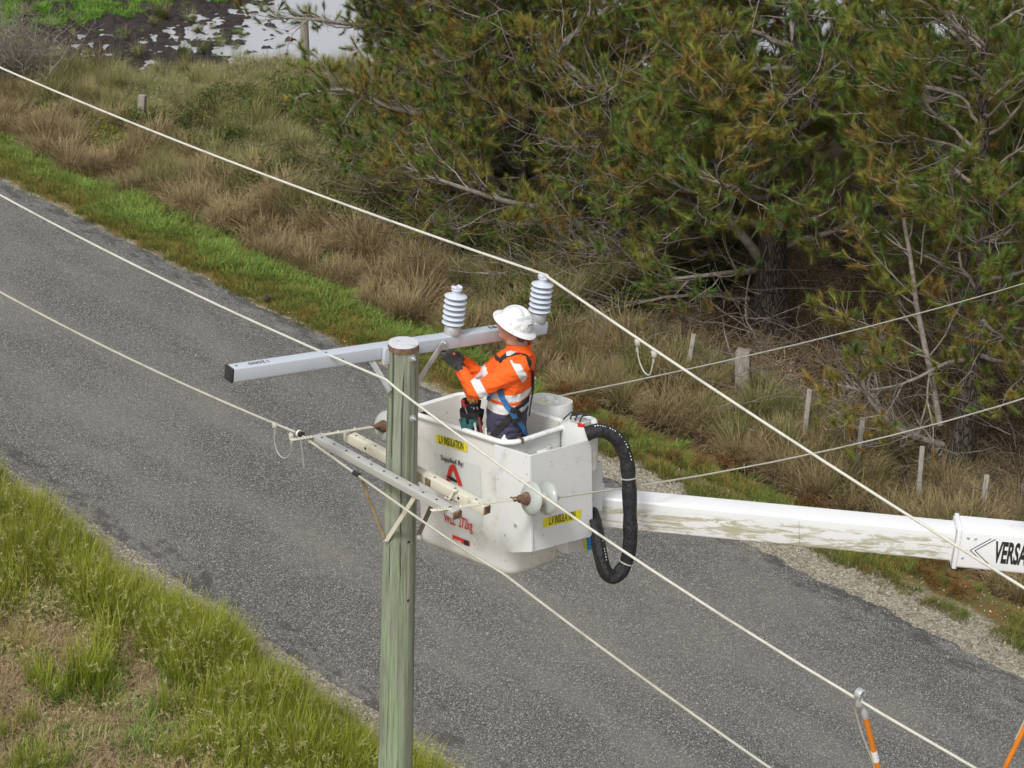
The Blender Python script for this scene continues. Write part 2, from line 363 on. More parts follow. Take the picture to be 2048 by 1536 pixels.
for px in ((817, 1084), (816, 1201)):        # nail holes / dark knots
    X = pole_pt(*px)-PO; nn = Vector((X.x, X.y, 0)).normalized()
    mb = MB(); mb.lathe([(.007, -.004), (.011, .0015), (.006, .003)], X, nn, 8); mb.build('nail_hole', M['ink'], pole)
def planehit(u, v, A, D):       # pixel -> point on the vertical plane through A along D
    nrm = Vector((D[1], -D[0], 0)); d = Vector(ray(u, v)); c = Vector(_C); return c+d*((Vector(A)-c).dot(nrm)/d.dot(nrm))
# old lower arms, one either side of the pole, parallel to the line
def hole_row(parent, a, b, up, k, off, r=.009):
    for i in range(k):
        X = a.lerp(b, (i+.5)/k)+up*off; mb = MB(); mb.lathe([(r, -.002), (r, .0012)], X, up, 10); mb.build('bolt_hole', M['ink'], parent)
PA = PO-ND*.185; PB = PO+ND*.19
fa0, fa1 = planehit(632, 884, PA, DD), planehit(914, 1021, PA, DD); zf = (fa0.z+fa1.z)/2; fa0.z = fa1.z = zf
ba0, ba1 = planehit(694, 879, PB, DD), planehit(974, 1011, PB, DD); zb = (ba0.z+ba1.z)/2; ba0.z = ba1.z = zb
print('arms z', fa0, fa1, ba0, ba1)
fa = MB()
L = (fa1-fa0).length; ctr = (fa0+fa1)/2-PO; Rz = Matrix.Rotation(math.radians(135), 3, 'Z')
fa.box(ctr+ZUP*.028, (L, .074, .006), Rz); fa.box(ctr-ND*.034+ZUP*.002, (L, .006, .046), Rz); fa.box(ctr+ND*.034+ZUP*.002, (L, .006, .046), Rz)
fao = fa.build('lower_arm', M['old_galv'], pole, bevel=.002); fao['label'] = 'dull galvanised channel arm on the near side of the pole'
hole_row(fao, fa0-PO, fa1-PO, ZUP, 11, .0325)
e = (fa1-PO)+DD*-.012; MB().box(e+DD*.012, (.03, .072, .05), Rz).build('rusty_end', M['rust'], fao, bevel=.003)
bb = MB(); L = (ba1-ba0).length; ctr = (ba0+ba1)/2-PO; bb.box(ctr, (L, .074, .078), Rz)
bbo = bb.build('lower_arm', M['old_fibre'], pole, bevel=.006); bbo['label'] = 'cream weathered box arm on the far side of the pole'
hole_row(bbo, ba0-PO, ba1-PO, ZUP, 7, .0392); hole_row(bbo, ba0-PO, ba1-PO, -ND, 3, .0372, .012)
MB().box(ba1-PO+DD*-.006, (.008, .055, .058), Rz).build('dark_end', M['rust'], bbo)
MB().box(ba0-PO+DD*.006, (.008, .055, .058), Rz).build('dark_end', M['old_galv'], bbo)
MB().box((PB-PO)*.93+Vector((0, 0, zb))+DD*-.13, (.05, .07, .055), Rz).build('packing_block', M['rust'], pole, bevel=.004)
# V braces
def pl(u, v, off): return planehit(u, v, PO-ND*off, DD)-PO
mb = MB(); a = pl(829, 994, .20); b = pole_pt(775, 1080)-PO; b += (Vector((b.x, b.y, 0)).normalized())*.008
mb.bar(a, b, .006, .034, up=(a-b).cross(ND)); mb.build('brace', M['old_fibre'], pole)
mb = MB(); a2 = pl(724, 961, .20); mb.tube([a2, (a2+b)/2+Vector((0, 0, -.02)), b+Vector((-.01, 0, 0))], .011, 8); mb.build('brace', worn('tan_rusted_brace', (.30, .22, .10), (.14, .08, .04), 25, .6, .9), pole)
mb = MB(); a3 = planehit(863, 1012, PO, DD)-PO; b3 = planehit(836, 1072, PO, DD)-PO; mb.bar(a3, b3, .008, .036, up=(a3-b3).cross(ND)); mb.build('brace', worn('brown_rusted_brace', (.12, .10, .08), (.2, .12, .07), 20, .6, .8), pole)
mb = MB(); a4 = planehit(907, 982, PB-ND*.05, DD)-PO; mb.tube([a4, a4+Vector((-.03, -.02, -.06)), a4+Vector((-.06, -.03, -.04))], .009, 8); mb.lathe([(.014, 0), (.014, .03)], a4, (1, -.3, .2), 6); mb.build('eye_bolt', M['old_fibre'], pole)
bolt(b, Vector((b.x, b.y, 0)).normalized(), pole, .8); bolt(b3+Vector((.01, -.02, 0)), Vector((.4, -1, 0)), pole, .8)
# ------------------------------------------------------------------ new crossarm with post insulators
c0, c1 = P(460, 747, 13.45), P(1088, 652, 15.02); AX = (c1-c0).normalized(); AUP = (ZUP-AX*ZUP.dot(AX)).normalized(); AFR = AX.cross(AUP)  # towards camera
print('arm len', (c1-c0).length, c0.z, c1.z)
arm = tag(empty('crossarm', (c0+c1)/2), 'new pale blue-grey square crossarm behind the pole top, carrying two ribbed insulators', 'crossarm')
AO = (c0+c1)/2; Ra = Matrix((AX, AFR, AUP)).transposed()
Lr = (c1-c0).length
MB().box((0, 0, 0), (Lr, .1, .1), Ra).build('beam', M['armpaint'], arm, bevel=.009, seg=3)
MB().box(c0-AO-AX*.006, (.02, .103, .103), Ra).build('end_cap', M['black'], arm, bevel=.006)
def arm_at(u, up=0., fr=0.):
    lo, hi = 0., 1.
    for _ in range(40):
        k = (lo+hi)/2; X = c0.lerp(c1, k)+AUP*up+AFR*fr
        if proj(X)[0] < u: lo = k
        else: hi = k
    return X-AO
for px, up, fr, ax in ((473, .0505, .0, AUP), (652, .0505, 0, AUP), (685, .0, .0505, AFR), (484, .0, .0505, AFR)):
    if px == 484: continue
    mb = MB(); mb.lathe([(.0085, -.002), (.0085, .0012)], arm_at(px, up, fr), ax, 12); mb.build('bolt_hole', M['ink'], arm)
def text(body, size, parent, X, right, up, mat, name='lettering', sx=1.0, ext=.0006, align='LEFT', bold=0.0, shear=0):
    cu = bpy.data.curves.new(name, 'FONT'); cu.body = body; cu.size = size; cu.extrude = ext; cu.align_x = align; cu.align_y = 'CENTER'; cu.offset = bold; cu.shear = shear
    cu.resolution_u = 3
    to = bpy.data.objects.new(name, cu); COL.objects.link(to); bpy.context.view_layer.update()
    me = bpy.data.meshes.new_from_object(to.evaluated_get(bpy.context.evaluated_depsgraph_get())); bpy.data.objects.remove(to)
    right = Vector(right).normalized(); up = Vector(up); up = (up-right*up.dot(right)).normalized(); nn = right.cross(up)
    Mx = Matrix((right*sx, up, nn)).transposed().to_4x4(); Mx.translation = Vector(X); me.transform(Mx)
    me.name = name; me.materials.clear(); return link(name, me, parent, mat)
text('12000', .055, arm, arm_at(518, .052, 0), -AX, AFR, M['ink'], sx=1.25, align='CENTER')
text('58', .055, arm, arm_at(985, .052, 0), AX, -AFR, M['ink'], sx=1.4, align='CENTER')
def insulator(u):
    X = arm_at(u, .05); root = None
    pr = [(.001, 0), (.060, 0), (.062, .006), (.061, .058), (.054, .070), (.040, .074)]
    mb = MB(); mb.lathe(pr, X, AUP, 28); fit = mb.build('insulator_base', M['galv'], arm, smooth=True)
    pr = [(.036, .070)]
    for i in range(6):
        z = .088+i*.0405; pr += [(.036, z-.004), (.05, z-.003), (.080, z-.006), (.084, z-.002), (.082, z+.003), (.055, z+.012), (.038, z+.017)]
    z = .088+5*.0405+.02; pr += [(.034, z), (.033, z+.022), (.040, z+.030), (.036, z+.036), (.001, z+.037)]
    mb = MB(); mb.lathe(pr, X, AUP, 36); ins = mb.build('insulator', M['insul'], arm, smooth=True)
    zt = z+.040; mb = MB()
    for sg in (-1, 1):
        c = X+AUP*(zt+.004)+AX*(sg*.024); mb.tube([c-DD*.028, c-DD*.014+AUP*.004, c+DD*.014+AUP*.004, c+DD*.028], [.006, .014, .014, .006], 10)
    mb.tube([X+AUP*(z+.03), X+AUP*(zt+.006)], [.034, .03], 16)
    mb.build('saddle', M['insul'], ins, smooth=True)
    return X+AUP*(zt+.02)+AO
i1 = insulator(904); i2 = insulator(1076)
mb = MB(); X = arm_at(1071, -.05); mb.lathe([(.02, 0), (.02, .02), (.012, .022), (.012, .07), (.009, .075)], X, -AUP, 10); mb.build('stud', M['galv'], arm)
mb = MB(); a = arm_at(889, .028, .058); b = P(826, 778, 14.30)-AO; mb.bar(a, b, .006, .042, up=AFR.cross(a-b)); mb.build('brace', M['galv'], arm, bevel=.001)
bolt(arm_at(888, .018, .062), AFR, arm, .8)
mb = MB(); a = arm_at(744, -.045, .03); b = P(780, 782, 14.15)-AO; mb.bar(a, b, .006, .03, up=AFR.cross(a-b)); mb.tube([a+Vector((-.02, -.02, .0)), (a+b)/2+Vector((-.01, -.05, .01)), b+Vector((-.01, -.03, 0))], .005, 6); mb.build('brace', M['galv'], arm)
mb = MB(); mb.box(arm_at(781, 0, .075)+AUP*-.01, (.12, .035, .13), Ra); mb.build('gain_plate', M['armpaint'], arm, bevel=.004)
# ------------------------------------------------------------------ strain strings on the lower arms
BMq = Matrix(((0.71, -0.7021, -0.0537), (0.7024, 0.7007, 0.1252), (-0.0502, -0.1266, 0.9907))).inverted(); BOq = Vector((-0.00489, 13.0768, 8.559))
def strain(front_px, back_px, start_px, end_px, wire_end, label, droop=.10, wl=None):
    a = planehit(*front_px, PA, DD); yw = math.radians(droop); dh = Vector((math.sin(yw), math.cos(yw), 0)); droop = .10
    s = planehit(*start_px, a, dh); e = planehit(*end_px, a, dh); d = (e-s).normalized(); root = tag(empty('strain_insulator', s), label, 'insulator', 'strain insulators at the ends of the lower arms')
    side = d.cross(ZUP)
    mb = MB(); mb.bar(Vector(), e-s, .036, .007); st = mb.build('strap', M['old_fibre'], root, bevel=.002); st['label'] = 'cream punched steel strap'
    Ln = (e-s).length
    for i in range(9): 
        mb = MB(); mb.lathe([(.006, -.001), (.006, .0048)], d*(Ln*(.07+.035*i)), ZUP, 8); mb.build('bolt_hole', M['ink'], st)
    for k in (.35, .55, .75):
        mb = MB(); mb.lathe([(.010, 0), (.010, .008), (.005, .009), (.005, .015)], d*(Ln*k)+ZUP*.0035, ZUP, 6); mb.build('nut', M['old_fibre'], st)
    ax = (d-ZUP*droop).normalized(); e0 = e-s
    mb = MB(); mb.tube([e0-d*.03+side*.018, e0+d*.02+side*.022, e0+ax*.05+side*.012], .008, 6); mb.tube([e0-d*.03-side*.018, e0+d*.02-side*.022, e0+ax*.05-side*.012], .008, 6)
    mb.lathe([(.009, -.03), (.009, .03)], e0-d*.02, side, 8); mb.build('shackle', M['rust'], root, smooth=True)
    for k in range(2):
        o = e0+ax*(.03+.138*k)
        mb = MB(); mb.lathe([(.012, -.01), (.028, .0), (.036, .03), (.048, .06), (.052, .085), (.045, .092)], o, ax, 20); mb.build('cap', M['rust'] if k == 0 else M['old_galv'], root, smooth=True)
        mb = MB(); mb.lathe([(.045, .07), (.07, .074), (.105, .088), (.124, .108), (.125, .114), (.118, .117), (.105, .108), (.09, .118), (.075, .108), (.055, .116), (.02, .110), (.012, .135)], o, ax, 40); mb.build('disc', M['porc'], root, smooth=True)
    t0 = s+e0+ax*.30
    mb = MB(); mb.tube([t0-ax*.03-s, t0+ax*.03-s], .014, 8); mb.lathe([(.02, 0), (.02, .06)], t0+ax*.02-s, ax, 6); mb.build('clamp', M['galv'], root)
    print('discs local', [tuple(round(q,3) for q in (BMq @ (s+e0+ax*k-BOq))) for k in (.1,.25)])
    return t0+ax*.05
tR = strain((902, 1015), (966, 1003), (862, 1021), (1031, 998), None, 'grey disc insulator string on a strap, in front of the white bucket corner', 56)
tL = strain((632, 872), (694, 861), (582, 880), (750, 853), None, 'grey disc insulator on a strap, mostly hidden behind the pole', 38)
# ------------------------------------------------------------------ conductors
def sagpts(A, B, sag, n=40, ext=0.0):
    pts = []
    for i in range(n+1):
        k = i/n*(1+ext); X = A.lerp(B, k) if k <= 1 else A+(B-A)*k; X = X.copy(); X.z -= sag*4*k*(1-k); pts.append(X)
    return pts
def conductor(pts, r, mat, label):
    mb = MB(); o = pts[0]; mb.tube([p-o for p in pts], r, 8); ob = mb.build('conductor', mat, None, smooth=True); ob.location = o
    return tag(ob, label, 'power line', 'overhead conductors')
def run(A, left_px, right_px, r, mat, label, mids=(), sagL=.05, sagR=.02, extL=1.6, extR=1.5):
    Lp = planehit(*left_px, A, DD); Rp = planehit(*right_px, A, DD)
    pts = sagpts(A, Lp, sagL, 30, extL)[::-1]+[planehit(*m_, A, DD) for m_ in mids]+sagpts(planehit(*mids[-1], A, DD) if mids else A, Rp, sagR, 20, extR)[1:]
    print(label[:20], 'A', A, 'L', Lp, 'R', Rp); return conductor(pts, r, mat, label), pts
W1 = i2+Vector((0, 0, .0)); run(W1, (0, 135), (2048, 1176), .0105, M['wirepale'], 'pale thick conductor resting on the far insulator, topmost of the three', sagL=.06, sagR=.03)
W2 = P(772, 759, 13.45); run(W2, (0, 390), (1950, 1536), .0088, M['wirepale'], 'pale conductor crossing in front of the pole top, middle one of the three', mids=((800, 783),), sagL=.05, sagR=.09)
W3 = planehit(598, 867, fa0-ND*.08, DD); run(W3, (0, 584), (1540, 1536), .0095, M['wire'], 'conductor tied near the lower arm end, lowest of the three', mids=((712, 948), (840, 1039), (925, 1097), (1012, 1151)), sagL=.05, sagR=.02)
def branch(A, px, label, yaw):
    d = Vector((math.sin(yaw), math.cos(yaw), 0)); B = planehit(*px, A, d); print('branch', A, B); conductor(sagpts(A, B, .10, 30, 3), .0075, M['wire'], label)
branch(tR, (2048, 797), 'thin branch conductor running right from the disc insulators in front of the bucket', math.radians(47))
branch(tL, (2048, 567), 'thin branch conductor emerging behind the round bins and running right over the pines', math.radians(40))
def ring_clamp(X, d, r, mat, w=.03, parent=None, name='clamp'):
    mb = MB(); mb.lathe([(r, -w/2), (r, w/2)], X, d, 16); return mb.build(name, mat, parent, smooth=True)
# small fittings and jumper loops on the conductors
def loop(pxs, A, r, mat, label):
    pts = [planehit(u, v, A, DD) for u, v in pxs]; root = tag(empty('jumper_loop', pts[0]), label, 'cable loop')
    # smooth through points
    q = []
    for i in range(len(pts)-1):
        p0 = pts[max(i-1, 0)]; p1 = pts[i]; p2 = pts[i+1]; p3 = pts[min(i+2, len(pts)-1)]
        for k in range(6):
            t = k/6; q.append(.5*((2*p1)+(p2-p0)*t+(2*p0-5*p1+4*p2-p3)*t*t+(3*p1-p0-3*p2+p3)*t**3))
    q.append(pts[-1]); mb = MB(); mb.tube([x-pts[0] for x in q], r, 6); mb.build('cable', mat, root, smooth=True)
    for e in (pts[0], pts[-1]):
        mb = MB(); mb.box(e-pts[0], (.035, .05, .03)); mb.lathe([(.01, 0), (.01, .05)], e-pts[0]+Vector((0, 0, -.02)), (0, 0, -1), 6); mb.lathe([(.016, -.02), (.016, .02)], e-pts[0]+ZUP*.01, DD, 8); mb.build('clamp', M['wire'], root, bevel=.003)
    return root
loop([(1275, 685), (1277, 715), (1286, 740), (1297, 750), (1303, 740), (1308, 708)], W1, .0052, M['wire'], 'short pale jumper loop hanging under the topmost conductor, right of the far insulator')
loop([(550, 851), (549, 882), (556, 906), (570, 916), (582, 902), (583, 872)], W3, .005, M['galv'], 'thin cable loop hanging under the lowest conductor, left of the lower arm')
X = planehit(600, 868, W3, DD); o = tag(empty('line_tie', X), 'black and white ring tie on the conductor at the strap end', 'cable tie')
ring_clamp(Vector(), DD, .021, M['ink'], .07, o, 'sleeve'); ring_clamp(DD*.012, DD, .027, M['whiteprint'], .016, o, 'band'); ring_clamp(DD*-.02, DD, .025, M['ink'], .014, o, 'band')
mb = MB(); mb.tube([Vector((0, 0, -.01)), Vector((.015, -.01, -.12)), Vector((.03, -.015, -.27))], .005, 6); mb.build('tail', M['galv'], o)
X = planehit(713, 948, W3, DD); o2 = ring_clamp(Vector(), DD, .018, M['ink'], .06, None, 'tape_wrap'); o2.location = X; tag(o2, 'black tape wrap around the lowest conductor, left of the pole', 'tape')
# hot sticks
def stick(top, bot, label, clampit=True, Lx=3.5):
    d = (bot-top).normalized(); root = tag(empty('hot_stick', top), label, 'hot stick', 'orange hot sticks hanging on conductors')
    mb = MB(); mb.tube([d*.17, d*Lx], .017, 14); mb.build('rod', M['orange_rod'], root, smooth=True)
    mb = MB(); mb.tube([d*.44, d*.52], .0185, 14); mb.build('tape', M['whiteprint'], root, smooth=True)
    mb = MB(); mb.tube([d*.05, d*.11, d*.12, d*.18], [.010, .010, .020, .020], 12); mb.build('ferrule', M['galv'], root, smooth=True)
    mb = MB(); prev = None
    pts = [DD*.0+ND*(-.034)+ZUP*-.03, ND*-.036+ZUP*.012, ND*-.018+ZUP*.036, ND*.016+ZUP*.036, ND*.034+ZUP*.014, ND*.034+ZUP*-.02]
    for a, b in zip(pts[:-1], pts[1:]): mb.bar(a*.72, b*.72, .042, .010, up=(a-b).cross(DD))
    mb.box(ZUP*-.05, (.04, .04, .05)); mb.build('clamp', M['galv'], root, bevel=.003)
    mb = MB(); mb.tube([ZUP*-.05+ND*-.02, d*.12+Vector((-.05, 0, 0)), d*.3+Vector((-.045, 0, 0)), d*.55+Vector((-.02, 0, 0)), d*.9+Vector((-.02, 0, 0))], .005, 6); mb.build('cord', M['wire'], root)
    return root
T1 = planehit(1720, 1388, W2, DD); B1 = P(1756, 1536, proj(T1)[2]+.30); stick(T1, B1, 'orange hot stick with white tape clamped on the middle conductor, lower right')
T2 = planehit(2150, 1243, W1, DD); B2 = P(2010, 1536, proj(T2)[2]+.45); stick(T2, B2, 'orange rod slanting in at the right edge of the photo')
# ------------------------------------------------------------------ bucket
BM = Matrix(((0.71, -0.7021, -0.0537), (0.7024, 0.7007, 0.1252), (-0.0502, -0.1266, 0.9907))); BO = Vector((-0.00489, 13.0768, 8.559))
bk = empty('lift_bucket', BO); bk.rotation_mode = 'QUATERNION'; bk.rotation_quaternion = BM.to_quaternion()
tag(bk, 'white fibreglass aerial work bucket behind the pole with printed yellow and red labels', 'lift bucket')
BMi = BM.inverted()
def BL(u, v, ax, val):
    o = BMi @ (Vector(_C)-BO); d = BMi @ Vector(ray(u, v)); return o+d*((val-o[ax])/d[ax])
def BW(x): return BO+BM @ Vector(x)
def rr(x0, x1, y0, y1, r, z, n=6):
    P_ = []
    for cx, cy, a0 in ((x1-r, y1-r, 0), (x0+r, y1-r, 90), (x0+r, y0+r, 180), (x1-r, y0+r, 270)):
        for k in range(n+1):
            a = math.radians(a0+90*k/n); P_.append((cx+r*math.cos(a), cy+r*math.sin(a), z))
    return P_
def loftrr(rows, name, mats, parent, cap0=True, cap1=True, n=6):
    mb = MB(); V = []; 
    for r in rows: V += rr(*r, n=n)
    k = 4*(n+1); F = [(i*k+j, i*k+(j+1) % k, (i+1)*k+(j+1) % k, (i+1)*k+j) for i in range(len(rows)-1) for j in range(k)]
    if cap0: F.append(tuple(range(k))[::-1])
    if cap1: F.append(tuple((len(rows)-1)*k+j for j in range(k)))
    mb.add(V, F); return mb.build(name, mats, parent, smooth=True)
BWd, BLn, BD = .70, 1.205, 1.10
def inset(d, r, z): return (d, BWd-d, d, BLn-d, r, z)
rows = [inset(.13, .06, -BD), inset(.085, .09, -BD+.006), inset(.067, .11, -BD+.026), inset(.060, .12, -BD+.06), inset(.05, .125, -.6), inset(.036, .12, -.06), inset(.034, .12, -.045), inset(.012, .13, -.04), inset(.0, .14, -.028), inset(-.002, .14, -.014), inset(.006, .135, -.002), inset(.02, .13, .002), inset(.036, .12, -.002), inset(.045, .115, -.012)]
loftrr(rows, 'shell', M['gelcoat'], bk, True, False)
rows = [inset(.045, .115, -.012), inset(.05, .11, -.05), inset(.06, .11, -.6), inset(.08, .10, -1.02), inset(.12, .06, -1.045), inset(.2, .05, -1.05)]
loftrr(rows, 'liner', M['gel_inner'], bk, False, True)
def wx(z): return .036+.014*(-z/.6)-.003
def decal(px0, px1, h, mat, name='decal', x=.04):
    a = BL(*px0, 0, x); b = BL(*px1, 0, x); d = (b-a); upv = Vector((0, 0, 1)); upv = (upv-d.normalized()*upv.dot(d.normalized())).normalized()
    mb = MB(); t = Vector((-1, 0, 0)); V = []
    for q in (a, b, b-upv*h, a-upv*h):
        q = q.copy(); q.x = wx(q.z)-.0015; V.append(q)
    mb.add(V, [(0, 1, 2, 3)]); return mb.build(name, mat, bk), a, d, upv
RTx = Vector((0, -1, 0))
# grey sheet behind print
decal((868, 904), (960, 932), .50, worn('faded_backing_sheet', (.66, .685, .67), (.55, .56, .53), 4, .4, .3), 'backing_sheet')
def plate_text(px0, px1, h, body, mat_t, size, sx, dy=.0, plate=None, off=.007, bold=.0):
    a = BL(*px0, 0, .04); b = BL(*px1, 0, .04); d = (b-a).normalized(); up = (Vector((0, 0, 1))-d*d.z).normalized()
    mid = (a+b)/2-up*h/2; mid.x = wx(mid.z)-off
    if plate is not None:
        hl = (b-a).length/2; mb = MB(); V = []
        for sa, su in ((-1, 1), (1, 1), (1, -1), (-1, -1)):
            q = mid+d*sa*hl+up*su*h/2; q.x = wx(q.z)-off+.001; V.append(q)
        mb.add(V, [(0, 1, 2, 3)]); mb.build('decal', plate, bk)
    text(body, size, bk, mid+Vector((-.001, 0, 0)), d, up, mat_t, sx=sx, align='CENTER', bold=bold)
plate_text((873, 867), (935, 886), .072, 'L.V INSULATION', M['ink'], .088, .43, plate=M['ylw'], off=.006, bold=.0012)
plate_text((880, 910), (931, 926), .03, 'Supplied By:', M['ink'], .056, .95, bold=.0004)
plate_text((884, 988), (938, 1003), .03, '1300 654 727', M['ink'], .056, .85, bold=.0008)
plate_text((862, 962), (884, 968), .03, 'A B', M['ink'], .056, .9, bold=.0008)
plate_text((884, 1030), (946, 1050), .03, 'WLL  272kg', M['red'], .125, .52, bold=.0012)
plate_text((903, 1070), (937, 1083), .042, '', M['red'], .03, 1, plate=M['red'])
plate_text((903, 1078), (925, 1086), .01, 'RETARD', M['whiteprint'], .03, .8, off=.009)
plate_text((926, 1080), (935.5, 1083.5), .040, '', M['red'], .03, 1, plate=M['ink'], off=.0075)
# red letter A emblem with black swoosh
a0 = BL(906, 928, 0, .04); dd = RTx
mb = MB()
def fpt(u, v, off=.008): q = BL(u, v, 0, .04); q.x = wx(q.z)-off; return q
A_out = [(891, 966), (899, 934), (903, 929), (908, 928), (912, 931), (926, 972)]
A_in = [(899, 966), (904.5, 944), (906, 941), (907.5, 941), (909, 944), (917, 970)]
V = [fpt(*q) for q in A_out]+[fpt(*q) for q in A_in]; mb.add(V, [(i, i+1, i+7, i+6) for i in range(5)]); mb.build('emblem', M['red'], bk)
mb = MB(); mb.add([fpt(*q, .010) for q in ((892, 950), (905, 953), (916, 962), (914, 965), (902, 960))], [(0, 1, 2, 3, 4)]); mb.build('emblem_stripe', M['ink'], bk)
mb = MB(); q0 = BL(852, 826, 1, BLn-.06); mb.box((.14, BLn-.062, -.10), (.13, .008, .09)); mb.build('black_plate', M['ink'], bk, bevel=.01)
# hook and tie on the rim
mb = MB(); h0 = BL(972, 868, 2, .0); mb.tube([h0+Vector((-.0, .0, .045)), h0+Vector((-.012, -.01, .02)), h0+Vector((-.02, -.03, -.015)), h0+Vector((-.03, -.08, -.03)), h0+Vector((-.02, -.16, -.034))], [.008, .008, .007, .006, .004], 8); mb.build('rope_hook', M['old_fibre'], bk, smooth=True)
mb = MB(); h1 = BL(1041, 878, 2, 0.0); mb.box(h1+Vector((.0, .0, -.01)), (.012, .06, .045)); mb.build('tie_strap', M['rust'], bk, bevel=.003)
# guard panels round the bucket end
px = -.03; py = -.25
TL = (px, .12, -.03); 
def panel(pts_out, th, nrm, name, mat, bev=.003):
    nrm = Vector(nrm); mb = MB(); A = [Vector(p) for p in pts_out]; k = len(A)
    mb.add(A+[p-nrm*th for p in A], [tuple(range(k)), tuple(range(k, 2*k))[::-1]]+[(i, (i+1) % k, k+(i+1) % k, k+i) for i in range(k)]); return mb.build(name, mat, bk, bevel=bev)
pf = panel([BL(1061, 912, 1, py), BL(1182, 881, 1, py), BL(1185, 1071, 1, py), BL(1064, 1103, 1, py)], .012, (0, -1, 0), 'guard_panel', M['white_metal']); pf['label'] = 'flat white guard panel with yellow label'
def XL(u, v): return BL(u, v, 0, px)
panel([XL(988, 890), XL(1059.5, 912), XL(1063.5, 1103), XL(1022, 1104), XL(1006, 1099), XL(1000, 1085)], .012, (-1, 0, 0), 'guard_panel', M['white_metal'])
xr = BL(1182, 900, 1, py).x
panel([(xr, py+.013, -.06), (xr, .03, -.06), (xr, .03, -.8), (xr, py+.013, -.84)], .012, (1, 0, 0), 'guard_panel', M['white_metal'])
mb = MB(); mb.box((.29, -.10, -.42), (.62, .28, .012)); mb.build('tray_floor', M['white_metal'], bk)
mb = MB(); mb.lathe([(.012, 0), (.014, .012), (.006, .014)], (px-.001, -.10, -.60), (-1, 0, 0), 10); mb.build('drain_plug', M['galv'], bk, smooth=True)
mb = MB(); c_ = BL(1094, 903, 1, -.13); mb.box(c_+Vector((.0, 0, -.02)), (.13, .09, .06)); mb.build('latch_block', M['white_metal'], bk, bevel=.004)
mb = MB(); mb.lathe([(.022, 0), (.022, .028), (.018, .03)], c_+Vector((.02, 0, .01)), (0, 0, 1), 16); mb.build('latch_knob', M['galv'], bk, bevel=.001)
# second label
a = BL(1087, 1037, 1, py-.002); b = BL(1163, 1019, 1, py-.002); d = (b-a).normalized(); up = (Vector((0, 0, 1))-d*d.z).normalized()
mb = MB(); mb.add([a, b, b-up*.072, a-up*.072], [(0, 1, 2, 3)]); mb.build('decal', M['ylw'], bk)
text('L.V INSULATION', .088, bk, (a+b)/2-up*.033+Vector((0, -.001, 0)), d, up, M['ink'], sx=.43, align='CENTER', bold=.0012)
# scuffs on the panels
for (u0, v0, u1, v1) in ((1128, 955, 1133, 985), (1003, 968, 1022, 974), (1160, 1045, 1168, 1052), (1130, 950, 1129, 968)):
    pass
# side box to the right
mb = MB(); x0 = xr+.02; 
b2 = [BL(1183, 922, 1, -.12), BL(1206, 926, 1, -.12), BL(1206, 1016, 1, -.12), BL(1184, 1022, 1, -.12)]
loftrr([(xr+.004, b2[1].x, -.12, .20, .012, -.72), (xr+.004, b2[1].x, -.12, .20, .012, -.33), (xr+.014, b2[1].x-.01, -.11, .19, .01, -.33), (xr+.014, b2[1].x-.01, -.11, .19, .01, -.44)], 'side_box', M['white_metal'], bk, True, True, 3)
# lower mounting box with blue and yellow decal
q = [BL(1140, 1086, 1, -.02), BL(1176, 1100, 1, -.02)]
mb = MB(); mb.box((.66, .10, -.80), (.20, .30, .44)); mb.build('mounting_box', M['white_metal'], bk, bevel=.01)
def rp(u, v, y=-.052): return BL(u, v, 1, y)
mb = MB(); mb.add([rp(1172, 1074), rp(1190, 1070), rp(1190, 1098), rp(1174, 1101)], [(0, 1, 2, 3)]); mb.build('decal', M['blueprint'], bk)
mb = MB(); mb.add([rp(1167, 1076), rp(1172, 1075), rp(1174, 1101), rp(1168, 1101)], [(0, 1, 2, 3)]); mb.build('decal', M['ylw'], bk)
for k in range(4): text('T', .022, bk, rp(1177, 1078+k*6, -.054), (0, 0, 1), (-1, 0, 0), M['ink'])
text('80', .05, bk, rp(1185, 1086, -.054), (0, 0, 1), (-1, 0, 0), M['ink'], align='CENTER')
mb = MB(); mb.add([rp(1185, 1020, -.14), rp(1197, 1018, -.14), rp(1197, 1050, -.14), rp(1186, 1054, -.14)], [(0, 1, 2, 3)]); mb.add([rp(1185, 1020, -.10), rp(1197, 1018, -.10), rp(1197, 1050, -.10), rp(1186, 1054, -.10)], [(0, 1, 2, 3)]); mb.build('decal', M['blueprint'], bk)
text('ford', .045, bk, rp(1191, 1034, -.143), (0, 0, 1), (-1, 0, 0), M['ink'], align='CENTER')
# control console with danger label
cc = BL(1166, 878, 2, .05)
loftrr([(.60, .80, -.16, .02, .05, -.10), (.60, .80, -.16, .02, .05, .03), (.61, .79, -.15, .01, .05, .042)], 'control_console', M['boomclean'], bk, True, True)
zt = .044
mb = MB(); mb.add([(.615, -.145, zt), (.72, -.145, zt), (.72, -.06, zt), (.615, -.06, zt)], [(0, 1, 2, 3)]); mb.build('danger_label', M['ink'], bk)
mb = MB(); mb.lathe([(.038, 0), (.038, .001)], (.667, -.10, zt+.001), (0, 0, 1), 20); mb.build('danger_oval', M['red'], bk)
text('DANGER', .022, bk, (.667, -.10, zt+.004), (1, 0, 0), (0, 1, 0), M['whiteprint'], align='CENTER', sx=.8)
mb = MB(); mb.add([(.735, -.10, zt), (.785, -.10, zt), (.785, -.02, zt), (.735, -.02, zt)], [(0, 1, 2, 3)]); mb.build('notice', M['whiteprint'], bk)
mb = MB(); mb.add([(.738, -.045, zt+.001), (.782, -.045, zt+.001), (.782, -.025, zt+.001), (.738, -.025, zt+.001)], [(0, 1, 2, 3)]); mb.build('notice_strip', M['red'], bk)
